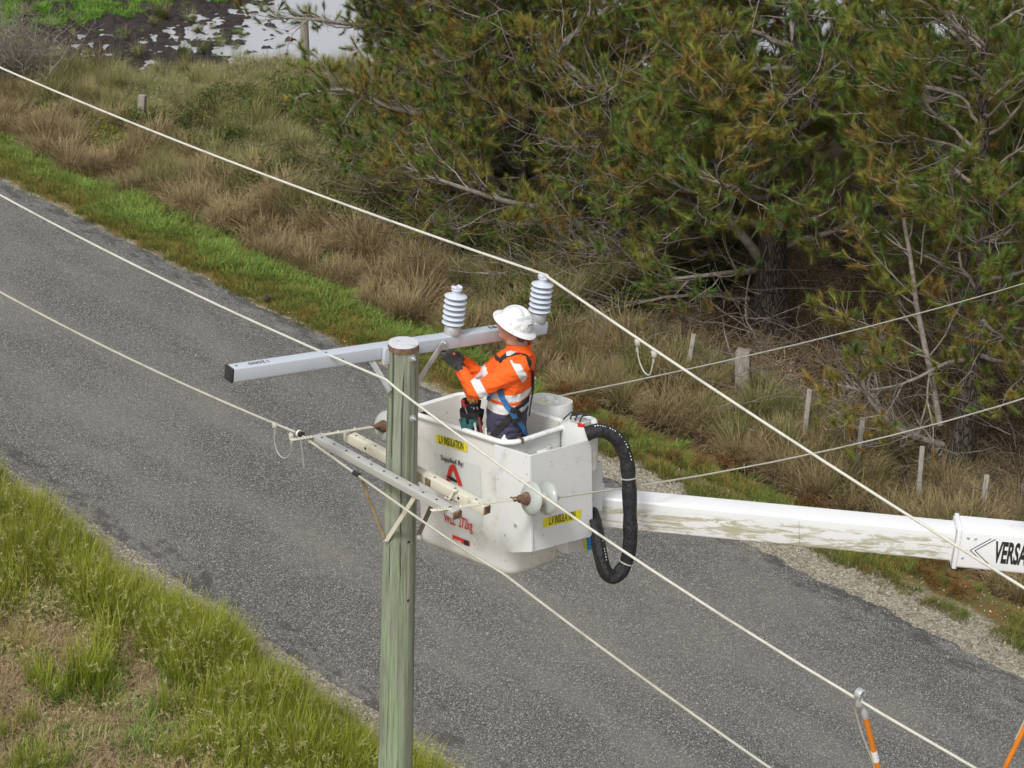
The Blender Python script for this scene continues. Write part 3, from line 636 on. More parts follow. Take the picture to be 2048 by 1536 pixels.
# round tubs hung outside the far wall
def tub(c, rx, ry, h, name, zt=0.0):
    V = []; n = 28; rows = [(.93, -h), (1, -h+.02), (1, 0), (.94, 0), (.93, -.05), (.92, -.07)]
    for s_, z in rows:
        for k in range(n):
            a = 2*math.pi*k/n; ca, sa = math.cos(a), math.sin(a); e = .72
            V.append((c[0]+rx*s_*math.copysign(abs(ca)**e, ca), c[1]+ry*s_*math.copysign(abs(sa)**e, sa), zt+z))
    F = [(i*n+k, i*n+(k+1) % n, (i+1)*n+(k+1) % n, (i+1)*n+k) for i in range(len(rows)-1) for k in range(n)]+[tuple(range(n))[::-1], tuple(5*n+k for k in range(n))]
    mb = MB(); mb.add(V, F); return mb.build(name, M['gelcoat'], bk, smooth=True)
t1c = BL(1100, 799, 2, .06); tub(t1c, .125, .19, .42, 'side_tub', .06)
mb = MB(); mb.lathe([(.033, 0), (.033, .05), (.028, .055)], t1c+Vector((0, .0, -.03)), (0, 0, 1), 20)
for k in range(4):
    a = k*math.pi/2+.5; mb.box(t1c+Vector((math.cos(a)*.045, math.sin(a)*.05, -.015)), (.03, .03, .02))
mb.build('filler_knob', M['whiteprint'], bk, bevel=.002)
mb = MB(); q = t1c+Vector((-.09, -.03, .004)); mb.add([q+Vector((-.02, -.06, 0)), q+Vector((.02, -.06, 0)), q+Vector((.02, .06, 0)), q+Vector((-.02, .06, 0))], [(0, 1, 2, 3)]); mb.build('green_label', new_mat('pale_green_label', (.6, .72, .3), .5), bk)
t2c = BL(1159, 844, 2, .03); tub(t2c, .10, .15, .36, 'side_tub', .03)
mb = MB(); mb.box(t2c+Vector((-.01, -.02, .0)), (.09, .14, .05)); g_ = mb.build('control_lever_block', M['old_galv'], bk, bevel=.006)
mb = MB()
for k in range(3):
    y = -.06+.05*k; mb.tube([t2c+Vector((-.06, y, .03)), t2c+Vector((-.03, y, .07)), t2c+Vector((.04, y, .06))], .007, 6)
mb.tube([t2c+Vector((-.08, .09, .02)), t2c+Vector((-.05, .04, .08)), t2c+Vector((.03, -.09, .07))], .006, 6)
mb.build('control_levers', M['ink'], bk, smooth=True)
mb = MB(); mb.box(t2c+Vector((-.055, -.07, .005)), (.02, .06, .03)); mb.build('red_tag', M['red'], bk, bevel=.003)
# ------------------------------------------------------------------ boom
b0 = P(1170, 1011, 15.55); b1 = P(1903, 1081, 15.35); bx = (b1-b0).normalized()
boom = tag(empty('lift_boom', b0), 'white aerial lift boom with green moss stains reaching right from the bucket', 'lift boom')
by = ZUP.cross(bx).normalized(); bz = bx.cross(by); Rb = Matrix((bx, by, bz)).transposed(); boom.rotation_mode = 'QUATERNION'; boom.rotation_quaternion = Rb.to_quaternion()
Lb = (b1-b0).length
hb = .262
mb = MB(); mb.box((Lb/2+.3, 0, 0), (Lb+.6, .20, hb)); mb.build('inner_boom', M['boom'], boom, bevel=.022, seg=4)
mb = MB(); mb.box((Lb+4.6, 0, .0), (9.2, .255, .335)); mb.build('outer_boom', M['boomclean'], boom, bevel=.025, seg=4)
mb = MB(); mb.box((Lb+.03, 0, .0), (.035, .272, .350)); mb.build('collar', M['boomclean'], boom, bevel=.008, seg=3)
mb = MB(); mb.box((Lb+.008, 0, .0), (.010, .250, .318)); mb.build('seal', M['galv'], boom, bevel=.004)
for k in (0, 1): 
    mb = MB(); mb.lathe([(.011, 0), (.011, .006), (.006, .009)], (Lb+.10+.055*k, -.1275, .105), (0, -1, 0), 12); mb.build('rivet', M['galv'], boom)
mb = MB(); mb.lathe([(.011, 0), (.011, .006), (.006, .009)], (Lb+.08, -.1275, -.07), (0, -1, 0), 12); mb.build('rivet', M['galv'], boom)
text('VERSALIFT', .25, boom, (Lb+.315, -.1285, -.005), (1, 0, 0), (0, 0, 1), M['ink'], sx=.34, bold=.009)
for k in (0, .035):
    mb = MB(); q = [Vector((Lb+.27+k, -.129, .115)), Vector((Lb+.13+k, -.129, 0)), Vector((Lb+.25+k, -.129, -.105))]
    for a, b in zip(q[:-1], q[1:]): mb.bar(a, b, .001, .006, up=(a-b).cross(Vector((0, 1, 0))))
    mb.build('chevron', M['ink'], boom)
for k in range(14):
    mb = MB(); x = (planehit(1600, 1050, b0, bx)-b0).length; mb.box((x+.002*k-.02, -.1015, .085-.014*k), (.004, .002, .006)); mb.build('ink_dash', M['ink'], boom)
# knuckle behind the bucket joining it to the boom
mb = MB(); mb.bar(Vector((-.05, 0, 0)), Vector((.14, 0, 0)), .24, .33); mb.build('end_bracket', M['white_metal'], boom, bevel=.02)
# hydraulic hoses
def spline(pts, m_=8):
    q = []
    for i in range(len(pts)-1):
        p0 = pts[max(i-1, 0)]; p1 = pts[i]; p2 = pts[i+1]; p3 = pts[min(i+2, len(pts)-1)]
        for k in range(m_):
            t = k/m_; q.append(.5*((2*p1)+(p2-p0)*t+(2*p0-5*p1+4*p2-p3)*t*t+(3*p1-p0-3*p2+p3)*t**3))
    q.append(pts[-1]); return q
hp = [(1172, 868, 14.75), (1200, 861, 14.75), (1232, 876, 14.8), (1252, 915, 14.85), (1258, 970, 14.9), (1260, 1030, 14.95), (1260, 1085, 15.0), (1252, 1125, 15.05), (1232, 1152, 15.05), (1212, 1145, 15.0), (1200, 1105, 15.0), (1193, 1060, 15.1), (1180, 1020, 15.25), (1165, 1000, 15.4)]
pts = spline([P(*p) for p in hp]); hose = tag(empty('hose_bundle', pts[0]), 'thick black sleeved hydraulic hose bundle looping beside the bucket', 'hose')
rad = [.055+.005*mn.noise(p*9)+.004*mn.noise(p*25) for p in pts]
mb = MB(); mb.tube([p-pts[0] for p in pts], rad, 16)
hm = worn('black_woven_sleeve', (.014, .014, .016), (.035, .035, .035), 14, .4, .55); nbh = NB(hm); nbh.bump(nbh.noise(28, 4, .6, nbh.obj((1, 1, .4))), .03); mb.build('sleeve', hm, hose, smooth=True)
for i in (30, 56):
    t = (pts[i+1]-pts[i-1]).normalized(); ring_clamp(pts[i]-pts[0], t, .0595, M['old_galv'], .008, hose, 'cable_tie')
mb = MB(); pt = spline([P(*p) for p in [(1186, 1040, 15.0), (1196, 1085, 14.93), (1206, 1130, 14.9), (1222, 1158, 14.92), (1240, 1150, 14.95)]]); mb.tube([p-pts[0] for p in pt], .03, 12); mb.build('hose', hm, hose, smooth=True)
for i, ch in enumerate('HOSE - EDGEHAU'[:0]): pass
# white print running along the sleeve
mb = MB(); r2 = random.Random(3)
for i in list(range(6, 26))+list(range(76, 92)):
    if r2.random() < .75:
        t = (pts[i+1]-pts[i-1]).normalized(); cv = (Vector(_C)-pts[i]).normalized(); sd = t.cross(cv).normalized(); sg = -1 if i < 40 else 1
        nrm = (cv*.75+sd*.66*sg).normalized(); mb.bar(pts[i]-pts[0]+nrm*(rad[i]+.001)-t*.005, pts[i]-pts[0]+nrm*(rad[i]+.001)+t*.005, .004+r2.random()*.006, .0015, up=nrm)
mb.build('sleeve_print', M['whiteprint'], hose)
# ------------------------------------------------------------------ the lineworker
MB0 = BW((.37, .34, -1.05)); YM = MB0.y
def Q(u, v, dy=0.0):
    d = ray(u, v); k = (YM+dy-_C[1])/d[1]; return Vector(_C+d*k)
man = tag(empty('person', MB0), 'lineworker in orange hi-vis shirt and white wide-brim hard hat reaching to the crossarm', 'person')
OM = MB0
print('man base', MB0, proj(MB0), 'torso depth', proj(Q(1024, 745))[2], 'z head', Q(1030, 610).z-MB0.z)
FV = Vector((-.91, .41, 0)).normalized(); LV = Vector((-FV.y*1.0, FV.x, 0))      # facing, and his left (towards the camera)
LV = Vector((-.41, -.91, 0)).normalized()
def ell_loft(rings, n=24):
    """rings: (centre, half width along LV, half depth along FV, tilt up-vector or None)"""
    V = []
    for c, wv, dv in rings:
        for k in range(n):
            a = 2*math.pi*k/n; ca, sa = math.cos(a), math.sin(a); e = .85
            V.append(Vector(c)+LV*wv*math.copysign(abs(ca)**e, ca)+FV*dv*math.copysign(abs(sa)**e, sa))
    F = [(i*n+k, i*n+(k+1) % n, (i+1)*n+(k+1) % n, (i+1)*n+k) for i in range(len(rings)-1) for k in range(n)]+[tuple(range(n))[::-1], tuple((len(rings)-1)*n+k for k in range(n))]
    return V, F
def capsule(mb, pts, rads, n=14):
    q = [pts[0]-(pts[1]-pts[0]).normalized()*rads[0]*.7]+list(pts)+[pts[-1]+(pts[-1]-pts[-2]).normalized()*rads[-1]*.7]
    r = [rads[0]*.6]+list(rads)+[rads[-1]*.6]; mb.tube(q, r, n)
def organic(mb, vox, it, disp=None):
    me = bpy.data.meshes.new('tmp'); me.from_pydata([tuple(v) for v in mb.v], [], mb.f)
    bm = bmesh.new(); bm.from_mesh(me); 
    bm.to_mesh(me); bm.free()
    o = bpy.data.objects.new('tmp', me); COL.objects.link(o)
    r = o.modifiers.new('r', 'REMESH'); r.mode = 'VOXEL'; r.voxel_size = vox
    s_ = o.modifiers.new('s', 'SMOOTH'); s_.factor = .5; s_.iterations = it
    bpy.context.view_layer.update()
    m2 = bpy.data.meshes.new_from_object(o.evaluated_get(bpy.context.evaluated_depsgraph_get())); bpy.data.objects.remove(o); bpy.data.meshes.remove(me)
    n_ = len(m2.vertices); V = np.empty(n_*3, np.float32); m2.vertices.foreach_get('co', V); V = V.reshape(-1, 3)
    if disp is not None:
        N_ = np.empty(n_*3, np.float32); m2.vertices.foreach_get('normal', N_); V = V+N_.reshape(-1, 3)*disp(V)[:, None]
        m2.vertices.foreach_set('co', V.astype(np.float32).ravel())
    m2.polygons.foreach_set('use_smooth', [True]*len(m2.polygons)); m2.update(); return m2, V
# joints (world), then everything relative to OM
SHn, ELn, WRn = Q(1042, 733, -.13), Q(950, 784, -.20), Q(921, 737, -.06)
SHf, ELf, WRf = Q(1006, 722, .17), Q(964, 752, .12), Q(926, 722, .06)
mb = MB()
rings = [(Q(1014, 874), .160, .128), (Q(1013, 845), .168, .138), (Q(1015, 818), .172, .142), (Q(1018, 790), .180, .142), (Q(1022, 765), .190, .142), (Q(1026, 742), .198, .140), (Q(1031, 722), .192, .128), (Q(1036, 707), .140, .10), (Q(1039, 697), .085, .078)]
V, F = ell_loft([(c-OM, w_, d_) for c, w_, d_ in rings]); mb.add(V, F)
capsule(mb, [Q(1046, 727, -.10)-OM, SHn-OM, SHn.lerp(ELn, .5)-OM+Vector((0, 0, -.012)), ELn-OM], [.075, .084, .074, .064])
capsule(mb, [ELn-OM, ELn.lerp(WRn, .45)-OM, WRn-OM], [.064, .058, .043])
capsule(mb, [Q(1014, 716, .12)-OM, SHf-OM, ELf-OM], [.072, .076, .06]); capsule(mb, [ELf-OM, WRf-OM], [.058, .042])
def fold(V):
    out = np.zeros(len(V)); 
    for i, v in enumerate(V):
        p = Vector(v); out[i] = .010*mn.noise(p*9)+.010*(abs(mn.noise(Vector((p.x*12+p.z*5, p.y*12, p.z*24))))*-2+.5)+.003*mn.noise(p*40)
    return out
me, V = organic(mb, .011, 5, fold)
# attributes driving the cloth colours: signed masks evaluated on the garment itself
def segpar(V, a, b):
    a = np.array(a-OM); d = np.array(b-OM)-a; k = ((V-a)@d)/(d@d); dist = np.linalg.norm(V-a-np.clip(k, 0, 1)[:, None]*d, axis=1); return k, dist
ku, du = segpar(V, SHn, ELn); kf, df = segpar(V, ELf, WRf); kuf, duf = segpar(V, SHf, ELf)
z = V[:, 2]; zz = lambda u, v: (Q(u, v)-OM).z
arm_m = (du < .10) & (ku > .12) | ((segpar(V, ELn, WRn)[1] < .09)) | (df < .08) | ((duf < .085) & (kuf > .2))
zb1, zb2, zb3, zb4 = zz(1035, 771), zz(1035, 786), zz(1015, 792), zz(1015, 810)
torso = (~arm_m) | (z < zz(1000, 797))
def band(x, a, b): return np.minimum(x-a, b-x)
ref = np.where(torso, np.maximum(band(z, min(zb1, zb2), max(zb1, zb2)), band(z, min(zb3, zb4), max(zb3, zb4))), -1)
dtor = z-zz(1015, 810)
ref_a = np.where((du < .095) & (ku > .5), band(ku, .80, .97)*.35, -1); ref_s = np.where((du < .12) & (V@np.array(FV) < (np.array(SHn-OM)@np.array(FV))+.10), np.minimum(band(ku, -.02, .13)*.35, zz(1030, 706)-z), -1)
ref_f = np.where((df < .085), band(kf, .05, .35)*.2, -1)
ref = np.maximum.reduce([ref, ref_a, ref_s, ref_f])
fattr(me, 'refl', ref); fattr(me, 'navy', np.where(z < zz(1015, 810), 1., 0.)*0+ (zz(1015, 810)-z)); fattr(me, 'stripe', ku)
mt = new_mat('hi_vis_shirt_cloth', (.85, .16, .01), .85); nb = NB(mt)
o = nb.obj(); nz = nb.noise(7, 4, .6, o)
orange = nb.mix(nz, (.90, .095, .006), (.95, .15, .012)); navy = nb.mix(nz, (.040, .038, .075), (.07, .065, .115))
c = nb.mix(step(nb, nb.attr('navy').outputs['Fac'], -.002, .003), orange, navy)
silver = nb.mix(nb.noise(30, 3, .5, o), (.60, .61, .62), (.78, .79, .80))
c = nb.mix(step(nb, nb.attr('refl').outputs['Fac'], -.001, .002), c, silver); nb.col(c)
nb.bump(nb.noise(60, 3, .6, o), .004, .5)
shirt = link('shirt', me, man, mt)
# trousers and boots
mb = MB(); hipc = Q(1014, 884); fl = MB0
rings = [(hipc-OM, .165, .135), (Q(1014, 862)-OM, .172, .142), (Q(1014, 848)-OM, .165, .135)]
V, F = ell_loft([(hipc-OM-Vector((0, 0, .12)), .15, .12)]+rings); mb.add(V, F)
for sg in (-1, 1):
    hip = hipc-OM+LV*sg*.09-Vector((0, 0, .06)); foot = LV*sg*.13+FV*(.06*sg)+Vector((0, 0, .10)); kn = (hip+foot)/2+FV*.05
    capsule(mb, [hip, kn, foot], [.095, .072, .062])
me, V = organic(mb, .013, 4, fold)
nvm = worn('navy_drill_cloth', (.045, .045, .075), (.10, .09, .11), 9, .4, .9); tr = link('trousers', me, man, nvm)
for sg in (-1, 1):
    foot = LV*sg*.13+FV*(.06*sg)
    mb = MB(); capsule(mb, [foot+Vector((0, 0, .13)), foot+Vector((0, 0, .055)), foot+FV*.10+Vector((0, 0, .045)), foot+FV*.17+Vector((0, 0, .04))], [.05, .052, .046, .04]); me, V = organic(mb, .012, 3); link('boot', me, man, M['black'])
# body: head, neck, torso core, arms and gloved-hand stumps in one continuous skin
HC = Q(1026, 655, .0); hy = math.radians(-58+0); FH = Vector((-.95, .30, 0)).normalized(); LH = Vector((-FH.y, FH.x, 0)); LH = Vector((-FH.y, FH.x, 0))
pit = math.radians(17); FHp = (FH*math.cos(pit)+ZUP*math.sin(pit)).normalized(); UH = (ZUP*math.cos(pit)-FH*math.sin(pit)).normalized(); SD = FHp.cross(UH)
H0 = HC-OM
def hp_(f, s_, u): return H0+FHp*f+SD*s_+UH*u
mb = MB(); V = []; n = 28; rows = []
for i in range(1, 20):
    th = math.pi*i/20; u = .125*math.cos(th); r = math.sin(th)
    for k in range(n):
        a = 2*math.pi*k/n; fx, sx_ = math.cos(a), math.sin(a)
        rf = .098 if fx < 0 else .092; w_ = .076
        low = max(0, -u/.125); f_ = fx*rf*r*(1-.12*low)+.018*low; s2 = sx_*w_*r*(1-.22*low)
        V.append(hp_(f_, s2, u))
F = [(i*n+k, i*n+(k+1) % n, (i+1)*n+(k+1) % n, (i+1)*n+k) for i in range(18) for k in range(n)]+[tuple(range(n))[::-1], tuple(18*n+k for k in range(n))]
mb.add(V, F)
mb.tube([hp_(.075, 0, -.105), hp_(.06, 0, -.095), hp_(.02, 0, -.08)], [.018, .032, .04], 10)           # chin
mb.tube([hp_(.088, 0, .012), hp_(.105, 0, -.022), hp_(.112, 0, -.036), hp_(.088, 0, -.044)], [.008, .012, .016, .012], 8)  # nose
mb.tube([hp_(.088, -.022, -.066), hp_(.097, 0, -.066), hp_(.088, .022, -.066)], [.006, .008, .006], 8)  # lips
mb.tube([hp_(.082, -.036, .025), hp_(.095, 0, .022), hp_(.082, .036, .025)], [.009, .009, .009], 8)  # brow
for sg in (-1, 1):
    mb.tube([hp_(-.008, sg*.074, .02), hp_(-.016, sg*.084, .012), hp_(-.016, sg*.084, -.012), hp_(-.004, sg*.076, -.032)], [.009, .012, .011, .008], 8)   # ears
mb.tube([hp_(-.02, 0, -.03), hp_(-.035, 0, -.09), Q(1040, 690)-OM, Q(1037, 705)-OM, Q(1030, 730)-OM], [.062, .062, .062, .075, .10], 18)
V, F = ell_loft([(c-OM, w_-.03, d_-.03) for c, w_, d_ in rings[:0]] if 0 else [(Q(1014, 864)-OM, .13, .10), (Q(1018, 790)-OM, .14, .11), (Q(1026, 742)-OM, .16, .11), (Q(1033, 716)-OM, .13, .085)]); mb.add(V, F)
mb.tube([Q(1030, 728)-OM, SHn-OM, ELn-OM, WRn-OM], [.06, .055, .042, .028], 12); mb.tube([Q(1026, 722)-OM, SHf-OM, ELf-OM, WRf-OM], [.055, .05, .04, .028], 12)
for sg in (-1, 1):
    hip = hipc-OM+LV*sg*.09-Vector((0, 0, .0)); foot = LV*sg*.13+FV*(.06*sg)+Vector((0, 0, .06)); mb.tube([hip, (hip+foot)/2+FV*.05, foot], [.075, .05, .035], 12)
me, V = organic(mb, .0075, 2)
sk = new_mat('skin', (.50, .26, .18), .55); nb = NB(sk); nb.col(nb.mix(nb.noise(14, 4, .6, nb.obj()), (.42, .20, .135), (.56, .31, .23))); sk.node_tree.nodes['Principled BSDF'].inputs['Subsurface Weight'].default_value = .0
body = link('body', me, man, sk)
for sg in (-1, 1):
    mb = MB(); mb.lathe([(.001, .004), (.007, .002), (.009, -.002)], hp_(.085, sg*.03, .006), FHp, 10); mb.build('eye', M['ink'], man, smooth=True)
mb = MB(); capsule(mb, [hp_(-.055, 0, .0), hp_(-.075, 0, -.045)], [.062, .05]); capsule(mb, [hp_(-.01, .0, .04), hp_(-.02, .0, .0)], [.080, .074]); me, V = organic(mb, .009, 2); link('hair', me, man, new_mat('short_greying_hair', (.12, .085, .06), .9))
mb = MB(); mb.tube([hp_(.07, .062, .028), hp_(.09, .05, .022), hp_(.1, .02, .02), hp_(.1, -.02, .02), hp_(.09, -.05, .022), hp_(.03, -.08, .02)], .006, 6); mb.build('glasses', M['ink'], man)
# collar
mb = MB(); nn = 28; cc0 = Q(1037, 701)-OM; cc1 = Q(1038, 685, .0)-OM-FV*.0; V = []
for j, (k, r) in enumerate([(-.2, .108), (0, .100), (.55, .088), (1.0, .090), (1.02, .082), (.5, .078), (0, .085)]):
    c = cc0.lerp(cc1, k)
    for i in range(nn):
        a = 2*math.pi*i/nn; drop = -.022*max(0, math.cos(a))*max(k, 0)
        V.append(c+FV*math.cos(a)*r*1.02+LV*math.sin(a)*r+Vector((0, 0, drop+.003*math.sin(5*a))))
F = [(i*nn+k, i*nn+(k+1) % nn, (i+1)*nn+(k+1) % nn, (i+1)*nn+k) for i in range(6) for k in range(nn)]; mb.add(V, F)
oc = new_mat('orange_collar_cloth', (.92, .12, .008), .85); co = mb.build('collar', oc, man, smooth=True)
# helmet
HL = H0+UH*.048-FHp*.008; ht = worn('white_helmet_shell', (.80, .81, .82), (.50, .50, .50), 20, .42, .25)
htilt = math.radians(8); FE = (FHp*math.cos(htilt)+UH*math.sin(htilt)); UE = UH*math.cos(htilt)-FHp*math.sin(htilt); 
def hm_(f, s_, u): return HL+FE*f+SD*s_+UE*u
n = 40; mb = MB(); V = []
prof = []
for i in range(13):
    th = math.pi/2*i/12; prof.append((math.sin(th), math.cos(th)*.128))
for q, u in prof:
    for k in range(n):
        a = 2*math.pi*k/n; ridge = .010*math.exp(-(math.sin(a)*q*4.2)**2)*max(0, u/.128)**.5
        V.append(hm_(math.cos(a)*(.132 if q > 0 else .0)*q+0, math.sin(a)*.112*q, u+ridge+.0))
for dq, u in ((.004, -.002), (.014, -.004), (.030, -.008), (.044, -.013), (.047, -.016), (.044, -.019), (.028, -.014), (.010, -.010), (-.004, -.008)):
    for k in range(n):
        a = 2*math.pi*k/n; V.append(hm_(math.cos(a)*(.132+dq*(1.0)), math.sin(a)*(.112+dq*.95), u-.008*(math.cos(a)**2)*min(1, dq/.03)))
rowsn = 13+9
F = [(i*n+k, i*n+(k+1) % n, (i+1)*n+(k+1) % n, (i+1)*n+k) for i in range(rowsn-1) for k in range(n)]; mb.add(V, F)
helmet = mb.build('helmet', ht, man, smooth=True); helmet.data.update()
bpy.context.view_layer.update()
from mathutils.bvhtree import BVHTree
def bvh(objs):
    vs_, fs_ = [], []
    for o in objs:
        Mw = Matrix.Translation(OM); b = len(vs_); vs_ += [Mw @ v.co for v in o.data.vertices]; fs_ += [[i+b for i in p.vertices] for p in o.data.polygons]
    return BVHTree.FromPolygons(vs_, fs_)
def ribbon(pxs, width, objs, mat, name, off=.006, parent=man, wrap=0, sub=6):
    """a strap laid on the surface that shows under each listed point"""
    tree = bvh(objs); c = Vector(_C); pts = []
    for i in range(len(pxs)-1):
        for k in range(sub):
            t = k/sub; pts.append((pxs[i][0]*(1-t)+pxs[i+1][0]*t, pxs[i][1]*(1-t)+pxs[i+1][1]*t))
    pts.append(pxs[-1]); X, Nn = [], []
    for u, v in pts:
        d = Vector(ray(u, v)).normalized(); h = tree.ray_cast(c, d)
        if h[0] is None:
            if not X: continue
            kk = (X[-1]-c).length; h = (c+d*kk, Nn[-1])
        X.append(h[0]); Nn.append(h[1] if h[1].dot(d) < 0 else -h[1])
    if len(X) < 2: print('ribbon missed', name, pxs[0]); return None
    for _ in range(2):
        X = [X[0]]+[(X[i-1]+X[i]*2+X[i+1])/4 for i in range(1, len(X)-1)]+[X[-1]]; Nn = [Nn[0]]+[(Nn[i-1]+Nn[i]*2+Nn[i+1]).normalized() for i in range(1, len(Nn)-1)]+[Nn[-1]]
    mb = MB(); V = []
    for i, (p, n_) in enumerate(zip(X, Nn)):
        t = (X[min(i+1, len(X)-1)]-X[max(i-1, 0)]).normalized(); s_ = t.cross(n_).normalized(); p = p+n_*off-OM
        V += [p-s_*width/2, p+s_*width/2, p+s_*width/2-n_*.012, p-s_*width/2-n_*.012]
    F = [(i*4+k, i*4+(k+1) % 4, i*4+4+(k+1) % 4, i*4+4+k) for i in range(len(X)-1) for k in range(4)]; mb.add(V, F)
    return mb.build(name, mat, parent)
tape = new_mat('grey_reflective_tape', (.50, .52, .54), .5)
ribbon([(1017, 616), (1030, 612), (1042, 619), (1048, 633)], .020, [helmet], tape, 'helmet_tape', .0015, helmet)
ribbon([(1034, 641), (1048, 638), (1062, 634)], .024, [helmet], tape, 'helmet_tape', .002, helmet)
ribbon([(1056, 653), (1059, 649), (1061, 652), (1064, 648)], .006, [helmet], M['ink'], 'helmet_logo', .003, helmet, sub=2)
ribbon([(1053, 656), (1064, 655)], .003, [helmet], M['ink'], 'helmet_print', .003, helmet, sub=2)
for q in ((1043, 659), (1018, 646)):
    ribbon([q, (q[0]+5, q[1]-1)], .02, [helmet], ht, 'helmet_clip', .006, helmet, sub=2)
blk = worn('black_webbing', (.022, .018, .018), (.05, .04, .03), 20, .4, .8); blu = worn('blue_webbing', (.045, .17, .40), (.03, .09, .2), 16, .4, .75)
g_sh = [shirt, tr]
ribbon([(999, 722), (1006, 716), (1016, 709), (1030, 705), (1044, 706), (1054, 713), (1059, 724), (1061, 740)], .040, g_sh, blk, 'harness_strap')
ribbon([(1013, 709.5), (1030, 704.5)], .036, g_sh, tape, 'harness_label', .012)
ribbon([(993, 712), (997, 720), (1004, 724)], .030, g_sh, blk, 'harness_buckle', .014)
ribbon([(1063, 742), (1064, 765), (1062, 790), (1058, 812), (1056, 832)], .022, g_sh, blk, 'harness_lanyard', .016)
ribbon([(1062, 792), (1046, 806), (1030, 819), (1012, 842), (996, 860), (984, 873)], .046, g_sh, blk, 'harness_strap', .010)
b_ = ribbon([(1000, 778), (1004, 793), (1011, 806), (1022, 822), (1034, 840), (1044, 856), (1052, 872)], .042, g_sh, blu, 'harness_strap', .014); (b_ if b_ else {})['label'] = 'blue webbing harness strap'
ribbon([(983, 785), (977, 799)], .030, g_sh, blu, 'harness_strap', .012)
ribbon([(1020, 818), (1034, 822), (1040, 838), (1024, 842)], .04, g_sh, blk, 'harness_pad', .016)
ribbon([(983, 866), (977, 878)], .05, g_sh, M['galv'], 'harness_buckle', .016)
ribbon([(1067, 742), (1066, 762)], .014, g_sh, M['red'], 'pen', .02)
ribbon([(1066, 755), (1066, 764)], .014, g_sh, M['whiteprint'], 'pen', .022)
# gloves with separate curled fingers
gl = worn('grey_work_glove', (.075, .075, .07), (.13, .13, .12), 30, .5, .85)
def hand(wr, dirv, nrm, thumb_side, curl, label=None, scale=1.0):
    d = Vector(dirv).normalized(); nn_ = Vector(nrm); nn_ = (nn_-d*nn_.dot(d)).normalized(); sd = d.cross(nn_).normalized()*thumb_side
    mb = MB(); s = scale; p0 = wr-d*.03
    V, F = [], []; rows = [(-.03, .030, .024), (.0, .031, .022), (.03, .038, .019), (.065, .043, .017), (.088, .040, .015)]
    for l, w_, t_ in rows:
        for k in range(14):
            a = 2*math.pi*k/14; V.append(wr+d*l*s+sd*math.cos(a)*w_*s+nn_*math.sin(a)*t_*s)
    F = [(i*14+k, i*14+(k+1) % 14, (i+1)*14+(k+1) % 14, (i+1)*14+k) for i in range(4) for k in range(14)]+[tuple(range(14))[::-1], tuple(4*14+k for k in range(14))]
    mb.add([v-OM for v in V], F)
    for j, (off, ln) in enumerate([(.032, .068), (.011, .078), (-.011, .072), (-.031, .056)]):
        p = wr+d*.080*s+sd*off*s; dd_ = (d+sd*off*9).normalized(); q = [p-d*.015]; cu = curl[j]
        q.append(p)
        for seg in (.42, .32, .26):
            dd_ = (dd_-nn_*cu).normalized(); q.append(q[-1]+dd_*ln*seg*s)
        mb.tube([x-OM for x in q], [.0095*s, .010*s, .0098*s, .009*s, .0065*s], 9)
    p = wr+d*.022*s+sd*.026*s; q = [p, p+(sd*.7+d*.5-nn_*.25).normalized()*.038*s, p+(sd*.55+d*.8-nn_*.35).normalized()*.068*s, p+(sd*.35+d*.95-nn_*.5).normalized()*.088*s]
    mb.tube([x-OM for x in q], [.014*s, .012*s, .011*s, .008*s], 9)
    me, V = organic(mb, .0045, 2); g = link('glove', me, man, gl)
    if label: g['label'] = label
    return g
hn = (Q(888, 699, .05)-WRn); g1 = hand(WRn+hn.normalized()*.02, hn, Vector((.25, -.75, .55)), 1, [.10, .18, .26, .36], 'grey glove with a red patch', 1.3)
hf = (Q(884, 694, .16)-WRf); g2 = hand(WRf+hf.normalized()*.02, hf, Vector((.2, .6, .7)), -1, [.35, .4, .45, .5], None, 1.2)
ribbon([(905, 706), (911, 710)], .030, [g1], M['red'], 'glove_patch', .003, sub=3); ribbon([(906.5, 707), (909.5, 709)], .010, [g1], M['whiteprint'], 'glove_patch_print', .0045, sub=2)
wd = (WRn-ELn).normalized(); mb = MB(); mb.lathe([(.040, -.02), (.043, -.016), (.043, .016), (.040, .02)], WRn-OM+wd*.004, wd, 18); mb.build('watch_strap', M['black'], man, smooth=True)
X = Q(921, 736, -.12)-OM; mb = MB(); mb.lathe([(.024, 0), (.024, .010), (.018, .012)], WRn-OM+Vector((.0, -.042, .012)), Vector((-.1, -.9, .3)), 16); mb.build('watch_face', M['black'], man, bevel=.001)
